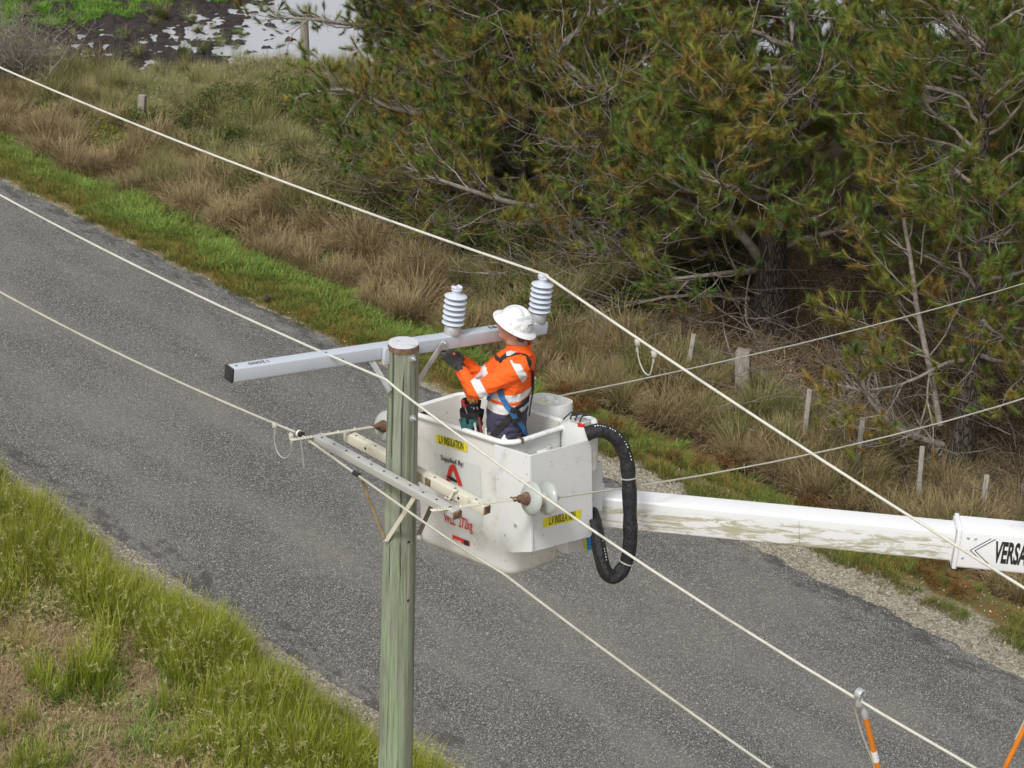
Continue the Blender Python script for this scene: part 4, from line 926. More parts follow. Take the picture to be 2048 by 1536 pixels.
# ------------------------------------------------------------------ tool bag on the bucket wall and its tools
Bg = P(945, 842, 15.05); bag = tag(empty('tool_bag', Bg), 'black and teal canvas tool bag hanging inside the bucket in front of the worker', 'tool bag')
cv = worn('black_canvas', (.025, .025, .027), (.06, .055, .05), 20, .5, .9); teal = worn('teal_canvas', (.02, .11, .11), (.02, .05, .05), 14, .5, .85)
bxr = Vector((1, 0, 0)); 
def pouch(c, w0, w1, d, h, name, mt, lean=0):
    mb = MB(); V = []; n = 20
    for k, (z_, s_) in enumerate([(-h/2, w1), (-h/4, (w0+w1*2)/3), (h/2, w0), (h/2+.002, w0*.93), (h/2-.04, w0*.88)]):
        for i in range(n):
            a = 2*math.pi*i/n; ca, sa = math.cos(a), math.sin(a)
            V.append(Vector(c)+Vector((math.copysign(abs(ca)**.6, ca)*s_/2, math.copysign(abs(sa)**.6, sa)*d/2*(s_/w0), z_+.006*math.sin(3*a+k))))
    F = [(i*n+k, i*n+(k+1) % n, (i+1)*n+(k+1) % n, (i+1)*n+k) for i in range(4) for k in range(n)]+[tuple(range(n))[::-1], tuple(4*n+k for k in range(n))]; mb.add(V, F)
    return mb.build(name, mt, bag, smooth=True)
pouch(P(942, 815, 15.1)-Bg, .155, .13, .10, .11, 'upper_pouch', cv); pouch(P(943, 845, 15.05)-Bg, .19, .12, .13, .20, 'lower_pouch', cv)
for a, b, w_ in (((924, 836), (930, 860), .05), ((930, 860), (950, 846), .045), ((938, 843), (966, 848), .035)):
    mb = MB(); A_ = P(*a, 14.93)-Bg; B_ = P(*b, 14.93)-Bg; mb.bar(A_, B_, .01, w_, up=(A_-B_).cross(Vector(_F))); mb.build('teal_strap', teal, bag, bevel=.003)
mb = MB(); mb.tube([P(957, 822, 14.95)-Bg, P(958, 850, 14.93)-Bg, P(960, 868, 14.95)-Bg], .008, 8); mb.build('webbing_loop', cv, bag)
def tool(a, b, r, mats, label, cat, da=15.05):
    A_, B_ = P(*a, da), P(*b, da); o = tag(empty(cat.replace(' ', '_'), B_), label, cat, 'hand tools in the tool bag'); d = A_-B_
    mb = MB(); mb.tube([Vector(), d*.12, d*.5, d*.8, d*.96, d], [r*.8, r, r*.85, r, r*.95, r*.5], 10); mb.build('handle', mats, o, smooth=True)
    mb = MB(); mb.tube([-d.normalized()*.05, Vector()], r*.35, 6); mb.build('shaft', M['galv'], o); return o
tool((929, 777), (939, 803), .014, worn('yellow_red_grip', (.75, .25, .03), (.6, .03, .03), 14, .7, .35), 'tallest yellow and red screwdriver standing in the bag', 'screwdriver')
tool((925, 800), (930, 815), .014, M['red'], 'short red tool handle at the left edge of the bag', 'pliers')
tool((940, 794), (944, 806), .014, M['orange_rod'], 'short orange screwdriver between the white rods', 'screwdriver')
tool((953, 797), (954, 806), .012, M['orange_rod'], 'short orange screwdriver at the right of the bag', 'screwdriver')
tool((934, 779), (944, 804), .010, M['wirepale'], 'cream folding rule standing in the bag, left one of the pair', 'folding rule')
tool((939, 784), (948, 804), .010, M['wirepale'], 'cream folding rule standing in the bag, right one of the pair', 'folding rule')
tool((958, 834), (963, 868), .012, worn('dark_red_grip', (.20, .03, .02), (.1, .02, .02), 14, .4, .4), 'dark red handled tool hanging down the front of the bag', 'screwdriver', 14.88)
tool((949, 845), (953, 866), .012, M['galv'], 'grey steel chisel hanging down the front of the bag', 'chisel', 14.88)
# ends of white cable ties poking up by the near corner
X0 = P(1008, 876, 14.55); ct = tag(empty('cable_tie_bundle', X0), 'bundle of white rod ends poking up inside the near bucket corner', 'rods')
for (u, v) in ((1002, 878), (1006, 874), (1009, 870), (1012, 877), (1007, 880), (1014, 879)):
    p = P(u, v, 14.68)-X0; mb = MB(); mb.tube([p+Vector((0, 0, -.5)), p+Vector((0, 0, -.006)), p], [.009, .009, .006], 8); mb.build('rod', M['whiteprint'], ct, smooth=True)
# ================================================================== vegetation
def blades(n, R, hmin, hmax, width, lean, curl, seed, seeds=0, segs=3, lie=0.0):
    """n curved tapering blades; attributes: h (0 root..1 tip), q (per-blade random)"""
    r = np.random.default_rng(seed); a = r.random(n)*2*np.pi; rad = R*np.sqrt(r.random(n)); bx_, by_ = rad*np.cos(a), rad*np.sin(a)
    az = a+r.normal(0, .9, n); L = hmin+(hmax-hmin)*r.random(n); le = np.abs(r.normal(lean, lean*.6, n))+lie; cu = curl*(.4+r.random(n)); q = r.random(n)
    V = np.zeros((n, segs*2+1, 3)); px_, py_, pz = bx_.copy(), by_.copy(), np.zeros(n)-.03; ang = le*.5
    sx_, sy_ = -np.sin(az+r.normal(0, .5, n)), np.cos(az); ln = np.hypot(sx_, sy_); sx_, sy_ = sx_/ln, sy_/ln
    for k in range(segs):
        w_ = width*(1-.72*k/segs)/2
        V[:, 2*k] = np.stack([px_-sx_*w_, py_-sy_*w_, pz], -1); V[:, 2*k+1] = np.stack([px_+sx_*w_, py_+sy_*w_, pz], -1)
        st = L/segs; px_ = px_+np.cos(az)*np.sin(ang)*st; py_ = py_+np.sin(az)*np.sin(ang)*st; pz = pz+np.cos(ang)*st; ang = ang+le*.5+cu/segs
    V[:, 2*segs] = np.stack([px_, py_, pz], -1); m_ = 2*segs+1
    tri = []
    for k in range(segs-1): tri += [(2*k, 2*k+1, 2*k+3), (2*k, 2*k+3, 2*k+2)]
    tri.append((2*segs-2, 2*segs-1, 2*segs)); tri = np.array(tri)
    F = (np.arange(n)[:, None, None]*m_+tri[None]).reshape(-1, 3); H = np.tile(np.array([k/segs for k in range(segs) for _ in (0, 1)]+[1.]), n); Qa = np.repeat(q, m_)
    V = V.reshape(-1, 3)
    if seeds:   # loose seed heads: little drooping spikelets near the tips
        sv, sf = [], []; idx = r.choice(n, min(seeds, n), False)
        for i in idx:
            t = V[i*m_+m_-1]; p = V[i*m_+m_-3]; d = t-p; d /= np.linalg.norm(d)+1e-9
            for _ in range(7):
                c = t-d*r.random()*.10; o = r.normal(0, 1, 3); o[2] -= .4; o /= np.linalg.norm(o); e_ = c+o*(.02+.03*r.random())+d*.02; s_ = np.cross(o, d); s_ = s_/(np.linalg.norm(s_)+1e-9)*.0020
                b = len(V)+len(sv); sv += [c-s_, c+s_, e_+s_*1.6, e_-s_*1.6]; sf += [(b, b+1, b+2), (b, b+2, b+3)]
        V = np.concatenate([V, np.array(sv)]); F = np.concatenate([F, np.array(sf)]); H = np.concatenate([H, np.full(len(sv), 1.5)]); Qa = np.concatenate([Qa, r.random(len(sv))])
    return V, F, H, Qa
def lib_mesh(name, V, F, H, Qa, mat):
    me = npmesh(name, V, F, False); fattr(me, 'h', H); fattr(me, 'q', Qa); me.materials.append(mat); o = bpy.data.objects.new(name, me); return o
def plant_mat(name, root, mid, tip, alt=None, altf=.5, seed=None, trans=.25, var=.5):
    """colour by height on the blade; per blade and per tuft variation towards alt"""
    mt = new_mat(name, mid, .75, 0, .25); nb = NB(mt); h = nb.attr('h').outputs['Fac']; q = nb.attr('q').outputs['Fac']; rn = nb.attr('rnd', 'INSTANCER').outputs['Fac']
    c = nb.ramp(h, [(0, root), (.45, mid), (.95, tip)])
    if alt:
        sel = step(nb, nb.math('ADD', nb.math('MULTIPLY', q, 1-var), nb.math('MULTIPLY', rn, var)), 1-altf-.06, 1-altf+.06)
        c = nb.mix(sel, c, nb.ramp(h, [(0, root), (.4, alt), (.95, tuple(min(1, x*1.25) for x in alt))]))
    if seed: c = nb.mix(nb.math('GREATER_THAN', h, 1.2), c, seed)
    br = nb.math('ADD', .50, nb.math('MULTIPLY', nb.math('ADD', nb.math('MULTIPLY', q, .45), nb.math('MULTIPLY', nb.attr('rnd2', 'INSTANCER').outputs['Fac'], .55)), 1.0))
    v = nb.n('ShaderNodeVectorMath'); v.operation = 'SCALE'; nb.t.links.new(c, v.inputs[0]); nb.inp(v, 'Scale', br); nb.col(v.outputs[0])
    # thin leaf: part of the light passes through
    tl = nb.n('ShaderNodeBsdfTranslucent'); nb.t.links.new(v.outputs[0], tl.inputs[0]); ms = nb.n('ShaderNodeMixShader'); ms.inputs[0].default_value = trans
    out = nb.t.nodes['Material Output']; nb.t.links.new(nb.b.outputs[0], ms.inputs[1]); nb.t.links.new(tl.outputs[0], ms.inputs[2]); nb.t.links.new(ms.outputs[0], out.inputs[0])
    return mt
def scatter(name, coll_objs, pts, rot, scl, rnd, rnd2=None, parent=None, label=None, cat=None):
    coll = bpy.data.collections.new(name+'_source'); 
    for i, o in enumerate(coll_objs): coll.objects.link(o)
    me = bpy.data.meshes.new(name); pts = np.asarray(pts, np.float32); n = len(pts); me.vertices.add(n); me.vertices.foreach_set('co', pts.ravel())
    a = me.attributes.new('rot', 'FLOAT_VECTOR', 'POINT'); a.data.foreach_set('vector', np.asarray(rot, np.float32).ravel())
    a = me.attributes.new('scl', 'FLOAT_VECTOR', 'POINT'); s3 = np.asarray(scl, np.float32); s3 = np.repeat(s3[:, None], 3, 1) if s3.ndim == 1 else s3; a.data.foreach_set('vector', s3.ravel())
    fattr(me, 'rnd', rnd); fattr(me, 'rnd2', rnd2 if rnd2 is not None else rng.random(n))
    a = me.attributes.new('idx', 'INT', 'POINT'); a.data.foreach_set('value', rng.integers(0, len(coll_objs), n).astype(np.int32))
    o = bpy.data.objects.new(name, me); COL.objects.link(o)
    if parent is not None: o.parent = parent
    t = bpy.data.node_groups.new(name+'_nodes', 'GeometryNodeTree'); t.interface.new_socket('Geometry', in_out='INPUT', socket_type='NodeSocketGeometry'); t.interface.new_socket('Geometry', in_out='OUTPUT', socket_type='NodeSocketGeometry')
    gi, go = t.nodes.new('NodeGroupInput'), t.nodes.new('NodeGroupOutput'); ip = t.nodes.new('GeometryNodeInstanceOnPoints'); ci = t.nodes.new('GeometryNodeCollectionInfo')
    ci.inputs[0].default_value = coll; ci.inputs[1].default_value = True; ci.inputs[2].default_value = True
    def na(nm, ty):
        x = t.nodes.new('GeometryNodeInputNamedAttribute'); x.data_type = ty; x.inputs[0].default_value = nm; return x.outputs[0]
    er = t.nodes.new('FunctionNodeEulerToRotation'); t.links.new(na('rot', 'FLOAT_VECTOR'), er.inputs[0])
    L = t.links.new; L(gi.outputs[0], ip.inputs['Points']); L(ci.outputs[0], ip.inputs['Instance']); ip.inputs['Pick Instance'].default_value = True
    L(na('idx', 'INT'), ip.inputs['Instance Index']); L(er.outputs[0], ip.inputs['Rotation']); L(na('scl', 'FLOAT_VECTOR'), ip.inputs['Scale']); L(ip.outputs[0], go.inputs[0])
    md = o.modifiers.new('scatter', 'NODES'); md.node_group = t; tag(o, label, cat, kind='stuff'); return o
def field(n, t0, t1, s0, s1, dens, vis=True):
    """random (t, s) points kept with probability dens(t, s), z on the ground"""
    t = t0+(t1-t0)*rng.random(n); s = s0+(s1-s0)*rng.random(n); k = rng.random(n) < dens(t, s); t, s = t[k], s[k]
    z = height(t, s); X = np.stack([S2*(t-s), S2*(t+s), z], -1)
    if vis:
        d = X-_C; dz = d@_F; u = 1024+FPX*(d@_R)/dz; v = 768-FPX*(d@_U)/dz; k = (u > -420) & (u < 2470) & (v > -420) & (v < 2050); t, s, X = t[k], s[k], X[k]
    return t, s, X
def upr(n, tilt=.12): return np.stack([rng.normal(0, tilt, n), rng.normal(0, tilt, n), rng.random(n)*6.283], -1)
# materials ---------------------------------------------------------
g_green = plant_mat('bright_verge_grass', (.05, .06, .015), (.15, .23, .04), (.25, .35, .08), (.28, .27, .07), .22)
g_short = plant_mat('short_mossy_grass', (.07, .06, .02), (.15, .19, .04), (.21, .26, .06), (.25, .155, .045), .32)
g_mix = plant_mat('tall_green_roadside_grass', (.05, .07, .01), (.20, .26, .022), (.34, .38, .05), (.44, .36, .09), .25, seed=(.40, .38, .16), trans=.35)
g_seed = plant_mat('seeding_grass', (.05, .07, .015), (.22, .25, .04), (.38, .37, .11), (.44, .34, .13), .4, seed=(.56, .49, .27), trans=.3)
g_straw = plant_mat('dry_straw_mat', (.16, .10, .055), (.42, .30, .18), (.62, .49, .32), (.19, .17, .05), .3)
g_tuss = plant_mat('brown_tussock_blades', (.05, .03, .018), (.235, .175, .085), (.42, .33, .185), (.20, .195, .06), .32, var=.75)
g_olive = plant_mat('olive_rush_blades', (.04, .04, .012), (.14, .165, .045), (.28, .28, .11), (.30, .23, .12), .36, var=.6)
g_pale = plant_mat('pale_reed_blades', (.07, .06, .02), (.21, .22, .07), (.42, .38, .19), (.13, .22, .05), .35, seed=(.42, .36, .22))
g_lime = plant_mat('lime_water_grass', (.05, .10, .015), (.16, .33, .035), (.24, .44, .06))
# library -----------------------------------------------------------
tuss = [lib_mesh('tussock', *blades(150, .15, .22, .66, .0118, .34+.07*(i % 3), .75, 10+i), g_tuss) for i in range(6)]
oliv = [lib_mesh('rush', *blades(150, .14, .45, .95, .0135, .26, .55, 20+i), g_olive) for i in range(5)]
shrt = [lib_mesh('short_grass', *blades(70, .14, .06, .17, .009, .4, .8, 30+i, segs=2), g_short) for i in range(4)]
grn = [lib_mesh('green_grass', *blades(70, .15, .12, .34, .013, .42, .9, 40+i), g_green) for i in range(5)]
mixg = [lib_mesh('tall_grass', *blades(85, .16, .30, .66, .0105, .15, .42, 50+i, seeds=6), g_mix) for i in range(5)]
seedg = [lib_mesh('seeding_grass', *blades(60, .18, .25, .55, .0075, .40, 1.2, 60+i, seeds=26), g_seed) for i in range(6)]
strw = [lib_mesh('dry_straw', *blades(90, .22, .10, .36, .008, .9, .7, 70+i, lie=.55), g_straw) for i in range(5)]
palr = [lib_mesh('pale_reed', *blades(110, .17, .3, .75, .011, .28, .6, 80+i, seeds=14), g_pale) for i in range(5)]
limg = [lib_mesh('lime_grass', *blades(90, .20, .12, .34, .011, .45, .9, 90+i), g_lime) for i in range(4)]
N1 = lambda t, s, sc_, sd: vnoise(t*sc_, s*sc_, sd, 4)
# near verge --------------------------------------------------------
def edge_near(t, s): return sm(14.12, 13.85, t+.5*(N1(t, s, 1.5, 31)-.5))
dry = lambda t, s: sm(.0, .7, (12.85-t)+2.2*(N1(t, s, .7, 32)-.5)-.35*sm(21.5, 24, s))         # dead mat in the lower left
t, s, X = field(16000, 7, 14.4, 10, 34, lambda t, s: edge_near(t, s)*(1-.93*dry(t, s))*np.where(t > 13.15+1.2*(N1(t, s, .8, 33)-.5), 1, .12+.5*(N1(t, s, 1.0, 61) > .5)))
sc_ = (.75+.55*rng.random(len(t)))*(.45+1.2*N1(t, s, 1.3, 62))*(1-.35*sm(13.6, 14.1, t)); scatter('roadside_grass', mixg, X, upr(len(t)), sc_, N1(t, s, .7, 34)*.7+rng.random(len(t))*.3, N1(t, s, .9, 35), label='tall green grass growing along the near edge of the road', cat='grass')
t, s, X = field(11000, 7, 13.6, 10, 34, lambda t, s: sm(13.5, 12.7, t+.8*(N1(t, s, .8, 33)-.5))*(1-.97*dry(t, s))*(.12+.85*(N1(t, s, .9, 36) > .46)))
scatter('seeding_grass_mass', seedg, X, upr(len(t), .2), (.65+.5*rng.random(len(t)))*(.6+.9*N1(t, s, 1.4, 63)), N1(t, s, .8, 37)*.6+rng.random(len(t))*.4, label='straw coloured seeding grass in the near left corner', cat='grass')
t, s, X = field(19000, 6, 13.9, 10, 34, lambda t, s: .06+.85*dry(t, s))
scatter('dry_grass_mat', strw, X, upr(len(t), .2), .7+.6*rng.random(len(t)), N1(t, s, 1.1, 38)*.7+rng.random(len(t))*.3, N1(t, s, .9, 39), label='flattened dry grass at the lower left', cat='grass')
t, s, X = field(3200, 6, 13.8, 10, 34, lambda t, s: (N1(t, s, 1.1, 40) > .57))
scatter('green_grass_clumps', grn, X, upr(len(t), .2), .8+.8*rng.random(len(t)), rng.random(len(t))*.6, label='fresh green tufts among the dry grass, lower left', cat='grass')
# far verge ---------------------------------------------------------
t, s, X = field(16000, 21.9, 24.2, 5, 62, lambda t, s: sm(0, .35, t-22.02-.5*sm(26, 22, s)+.7*(N1(t, s, 2.2, 41)-.5))*(1-sm(23.7, 24.1, t))*np.where(s > 22.5, 1, ((N1(t, s, 1.0, 42)+.25*np.cos((t-22.75)*7.5)) > .47)))
scatter('verge_turf', shrt, X, upr(len(t)), .7+.8*rng.random(len(t)), N1(t, s, 1.6, 43)*.8+.3*rng.random(len(t))+.12*sm(22.8, 22.3, t), label='short mossy turf beside the far edge of the road', cat='grass')
t, s, X = field(7000, 22.4, 24.5, 5, 62, lambda t, s: sm(22.6, 23.3, t+1.8*(N1(t, s, 1.1, 44)-.5))*(1-sm(24.0, 24.4, t))*np.where(s > 23, .8, (N1(t, s, 1.1, 45) > .60)*.6))
scatter('verge_grass', grn, X, upr(len(t), .15), (.55+.8*rng.random(len(t)))*(.7+.6*N1(t, s, .7, 46))*(1-.35*sm(23, 21, s)), rng.random(len(t))*.8, label='bright green grass strip between road and tussocks', cat='grass')
# tussock bank ------------------------------------------------------
ed = lambda t, s: 23.7+1.0*(N1(t, s, .9, 47)-.5)+.35*sm(26, 20, s)
t, s, X = field(9000, 23, 26.6, 5, 62, lambda t, s: sm(0, .35, t-ed(t, s))*(1-sm(25.6, 26.6, t+(N1(t, s, .6, 48)-.5)))*(.12+.75*(N1(t, s, 1.5, 49) > .44)))
scatter('brown_tussocks', tuss, X, upr(len(t), .22), (.65+.65*rng.random(len(t)))*(.25+1.6*N1(t, s, 1.5, 50)), N1(t, s, .55, 51)*.75+.25*rng.random(len(t)), N1(t, s, 1.3, 52), label='dry brown tussock grass along the bank', cat='grass')
t, s, X = field(13000, 24.2, 34, 8, 62, lambda t, s: (1-paddock(t, s))*sm(24.3, 25.2, t+.9*(N1(t, s, .5, 53)-.5))*(N1(t, s, .55, 54) > .47)*np.where(s > 25, .7, .28*(t < 26.3)))
scatter('olive_rushes', oliv, X, upr(len(t), .22), (.6+.55*rng.random(len(t)))*(.3+1.3*N1(t, s, .9, 64)), N1(t, s, .6, 55)*.7+.3*rng.random(len(t)), N1(t, s, 1.2, 56), label='tall olive rushes and reeds on the bank', cat='grass')
t, s, X = field(14000, 25.2, 35, 33, 62, lambda t, s: (1-paddock(t, s)*.97)*sm(25.2, 26.2, t+.9*(N1(t, s, .5, 57)-.5))*(.15+.8*(N1(t, s, 1.3, 66) > .45)))
scatter('pale_reeds', palr, X, upr(len(t), .22), (.5+.5*rng.random(len(t)))*(.3+1.2*N1(t, s, 1.0, 65)), N1(t, s, .5, 58)*.8+.2*rng.random(len(t)), label='pale green and tan reeds edging the flooded paddock', cat='grass')
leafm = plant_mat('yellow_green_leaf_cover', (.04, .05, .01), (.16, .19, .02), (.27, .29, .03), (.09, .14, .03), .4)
def leaves(n, R_, h, seed):
    r = np.random.default_rng(seed); a = r.random(n)*6.283; q = R_*np.sqrt(r.random(n)); c = np.stack([q*np.cos(a), q*np.sin(a), h*(.2+.8*r.random(n))*(1-.6*(q/R_)**2)], -1)
    d = r.normal(0, 1, (n, 3)); d[:, 2] *= .5; d /= np.linalg.norm(d, axis=1)[:, None]; e = np.cross(d, r.normal(0, 1, (n, 3))); e /= np.linalg.norm(e, axis=1)[:, None]; l = (.022+.02*r.random(n))[:, None]
    V = np.stack([c-d*l, c-e*l*.5, c+d*l, c+e*l*.5], 1).reshape(-1, 3); i = np.arange(n)[:, None]*4; F = np.concatenate([i+[0, 1, 2], i+[0, 2, 3]]); return V, F, np.repeat(c[:, 2]/h, 4), np.repeat(r.random(n), 4)
lvs = [lib_mesh('leaf_clump', *leaves(260, .26, .32, 400+i), leafm) for i in range(3)]
t, s, X = field(2600, 24.6, 29, 30, 60, lambda t, s: (1-paddock(t, s))*(N1(t, s, .7, 67) > .58))
scatter('leafy_ground_cover', lvs, X, upr(len(t), .2), .7+.7*rng.random(len(t)), rng.random(len(t)), label='yellow green leafy ground cover among the rushes', cat='ground cover')
t, s, X = field(4200, 23.6, 27.5, 8, 56, lambda t, s: (1-paddock(t, s))*sm(.2, .8, t-ed(t, s))*(N1(t, s, 1.1, 81) > .5))
scatter('matted_dead_grass', strw, X, upr(len(t), .35), .8+1.1*rng.random(len(t)), rng.random(len(t))*.9, rng.random(len(t))*.55, label='flattened matted dead grass between the tussocks', cat='grass')
scrubm = plant_mat('dark_scrub_leaves', (.02, .03, .01), (.055, .085, .02), (.12, .15, .035), (.11, .09, .03), .3)
scb = [lib_mesh('scrub_clump', *leaves(420, .34, .62, 500+i), scrubm) for i in range(3)]
t, s, X = field(2400, 25.3, 31, 24, 40, lambda t, s: (1-paddock(t, s))*(N1(t, s, .8, 83) > .52)*.8)
scatter('dark_scrub', scb, X, upr(len(t), .2), .6+.8*rng.random(len(t)), rng.random(len(t)), label='low dark green scrub at the foot of the leftmost pines', cat='scrub')
# under the pines: dead sprawling stalks and litter
t, s, X = field(4500, 25.5, 36, 6, 36, lambda t, s: .55+0*t)
scatter('dead_undergrowth', strw, X, upr(len(t), .3), .8+.9*rng.random(len(t)), .3+.7*rng.random(len(t)), rng.random(len(t))*.3, label='dead stalks and litter under the pines', cat='undergrowth')
vpf = lambda t, s: t-.75*(s-46.06)
# paddock grass
t, s, X = field(9000, 28, 60, 36, 75, lambda t, s: paddock(t, s)*(height(t, s) > WATER+.02)*sm(49.7, 50.9, s+1.8*(N1(t, s, 1.1, 59)-.5))*(vpf(t, s) < 35))
scatter('lime_paddock_grass', limg, X, upr(len(t), .2), .6+.8*rng.random(len(t)), rng.random(len(t)), label='lime green grass in the muddy paddock, top left', cat='grass')
t, s, X = field(700, 28, 36, 40, 55, lambda t, s: paddock(t, s)*(N1(t, s, 1.6, 60) > .66)*(height(t, s) > WATER-.1)*.6)
scatter('paddock_sprigs', limg, X, upr(len(t), .2), .25+.3*rng.random(len(t)), rng.random(len(t)), label='small green sprigs on the mud', cat='grass')
# loose stones on the shoulders
def stone(seed):
    bm = bmesh.new(); bmesh.ops.create_icosphere(bm, subdivisions=1, radius=1)
    r = random.Random(seed)
    for v in bm.verts: v.co = v.co*(.7+.5*r.random()); v.co.z *= .6
    me = bpy.data.meshes.new('stone'); bm.to_mesh(me); bm.free(); mt = M.get('stone') or new_mat('verge_stones', (.4, .38, .34), .9)
    if 'stone' not in M:
        nb = NB(mt); rn = nb.attr('rnd', 'INSTANCER').outputs['Fac']; nb.col(nb.ramp(rn, [(0, (.08, .075, .07)), (.4, (.24, .22, .18)), (.8, (.42, .39, .33)), (1, (.65, .63, .58))])); M['stone'] = mt
    me.materials.append(mt); return bpy.data.objects.new('stone', me)
stones = [stone(i) for i in range(4)]
ts_, ss_, Xs = [], [], []
t, s, X = field(9000, 14.2, 14.85, 10, 40, lambda t, s: sm(.35, .0, abs(t-14.5)), True); t2, s2, X2 = field(14000, 21.8, 24.0, 5, 60, lambda t, s: np.where(s < 23, .9, .0)+sm(.3, 0, abs(t-22.2))*.7, True)
X = np.concatenate([X, X2]); X[:, 2] += .012; n = len(X); scatter('loose_gravel', stones, X, rng.random((n, 3))*6, .006+.013*rng.random(n)**2, rng.random(n), label='loose pale stones along both road shoulders', cat='gravel')
# ------------------------------------------------------------------ pines
def needle_tuft(seed, n=95, L=.19, brown=.3):
    r = np.random.default_rng(seed); V, F, H, Qa = [], [], [], []
    for i in range(n):
        z0 = -.20*r.random()**1.2+.01; az = r.random()*6.283; op = .15+1.15*r.random()*(.55-z0*3.0); l = L*(.7+.5*r.random()); w_ = .0036
        d = np.array([math.cos(az)*math.sin(op), math.sin(az)*math.sin(op), math.cos(op)]); s_ = np.array([-math.sin(az), math.cos(az), 0])*w_; b = len(V)
        base = np.array([0, 0, z0]); dr = np.array([0, 0, 0.]); V += [base-s_, base+s_, base+d*l]; F.append((b, b+1, b+2)); age = min(1, max(0, -z0/.20)); H += [age, age, age*.8]; Qa += [r.random()]*3
    return np.array(V), np.array(F), np.array(H), np.array(Qa)
mt = g_needle = new_mat('pine_needles', (.06, .10, .02), .6, 0, .3); nb = NB(mt); age = nb.attr('h').outputs['Fac']; q = nb.attr('q').outputs['Fac']; rn = nb.attr('rnd', 'INSTANCER').outputs['Fac']; r2 = nb.attr('rnd2', 'INSTANCER').outputs['Fac']
gc = nb.ramp(rn, [(0, (.09, .165, .035)), (.3, (.15, .195, .034)), (.55, (.215, .212, .036)), (.8, (.23, .185, .045)), (1, (.26, .155, .04))])
oldc = nb.ramp(q, [(.2, (.15, .125, .03)), (.7, (.25, .155, .04))])
c = nb.mix(nb.math('MULTIPLY', step(nb, nb.math('ADD', age, nb.math('MULTIPLY', nb.math('SUBTRACT', q, .5), .5)), .45, .8), .75), gc, oldc)
br = nb.math('ADD', .55, nb.math('MULTIPLY', nb.math('ADD', nb.math('MULTIPLY', q, .4), nb.math('MULTIPLY', r2, .6)), 1.05))
v = nb.n('ShaderNodeVectorMath'); v.operation = 'SCALE'; nb.t.links.new(c, v.inputs[0]); nb.inp(v, 'Scale', br); nb.col(v.outputs[0])
tl = nb.n('ShaderNodeBsdfTranslucent'); nb.t.links.new(v.outputs[0], tl.inputs[0]); ms = nb.n('ShaderNodeMixShader'); ms.inputs[0].default_value = .12
nb.t.links.new(nb.b.outputs[0], ms.inputs[1]); nb.t.links.new(tl.outputs[0], ms.inputs[2]); nb.t.links.new(ms.outputs[0], nb.t.nodes['Material Output'].inputs[0])
tufts = [lib_mesh('needle_tuft', *needle_tuft(200+i), g_needle) for i in range(8)]
M['bark'] = mt = new_mat('pine_bark', (.12, .09, .07), .95); nb = NB(mt); o = nb.obj((1, 1, .35)); a = nb.voro(17, nb.mix(.25, o, nb.n('ShaderNodeTexNoise').outputs['Color']), 'Distance', 'DISTANCE_TO_EDGE'); b = nb.noise(14, 5, .6, o)
nb.col(nb.mix(step(nb, a, .0, .16), (.035, .027, .02), nb.ramp(b, [(.3, (.06, .047, .038)), (.7, (.15, .125, .10))]))); nb.bump(nb.math('ADD', step(nb, a, 0, .12), b), .05)
M['limb'] = mt = new_mat('grey_pine_limb', (.24, .20, .16), .9); nb = NB(mt); b = nb.noise(9, 5, .65, nb.obj()); nb.col(nb.ramp(b, [(.3, (.12, .10, .08)), (.5, (.24, .205, .17)), (.75, (.38, .34, .29))])); nb.bump(b, .01)
class Wood:
    def __init__(s): s.V = []; s.F = []; s.nv = 0
    def tube(s, P_, R_, n):
        P_ = np.asarray(P_); N = len(P_); T_ = np.gradient(P_, axis=0); T_ /= np.linalg.norm(T_, axis=1)[:, None]+1e-9
        a = np.array([0.3, .5, .81]) if abs(T_[0][2]) < .8 else np.array([1., .2, 0]); an = np.arange(n)*2*math.pi/n
        A = np.cross(T_, a); A /= np.linalg.norm(A, axis=1)[:, None]+1e-9; B = np.cross(T_, A)
        V = P_[:, None]+(A[:, None]*np.cos(an)[None, :, None]+B[:, None]*np.sin(an)[None, :, None])*np.asarray(R_)[:, None, None]
        i = np.arange(N-1)[:, None]*n; k = np.arange(n)[None]; k2 = (k+1) % n
        F = np.stack([i+k, i+k2, i+n+k2, i+n+k], -1).reshape(-1, 4)+s.nv; s.V.append(V.reshape(-1, 3)); s.F.append(F); s.nv += N*n
    def build(s, name, mat, parent):
        me = npmesh(name, np.concatenate(s.V), np.concatenate(s.F)); return link(name, me, parent, mat)
R3 = np.random.default_rng(99)
def grow(p, d, L, r0, r1, n, wob, up, rg):
    """a wandering branch path; up bends it skyward towards the tip"""
    P_ = [np.array(p, float)]; d = np.array(d, float); d /= np.linalg.norm(d)
    for i in range(n):
        d = d+rg.normal(0, wob, 3)+np.array([0, 0, up*(i/n)]); d /= np.linalg.norm(d); P_.append(P_[-1]+d*L/n)
    return np.array(P_), np.linspace(r0, r1, n+1)
def perp(d, az):
    a = np.cross(d, [0, 0, 1.]); a /= np.linalg.norm(a)+1e-9; b = np.cross(a, d); return a*math.cos(az)+b*math.sin(az)
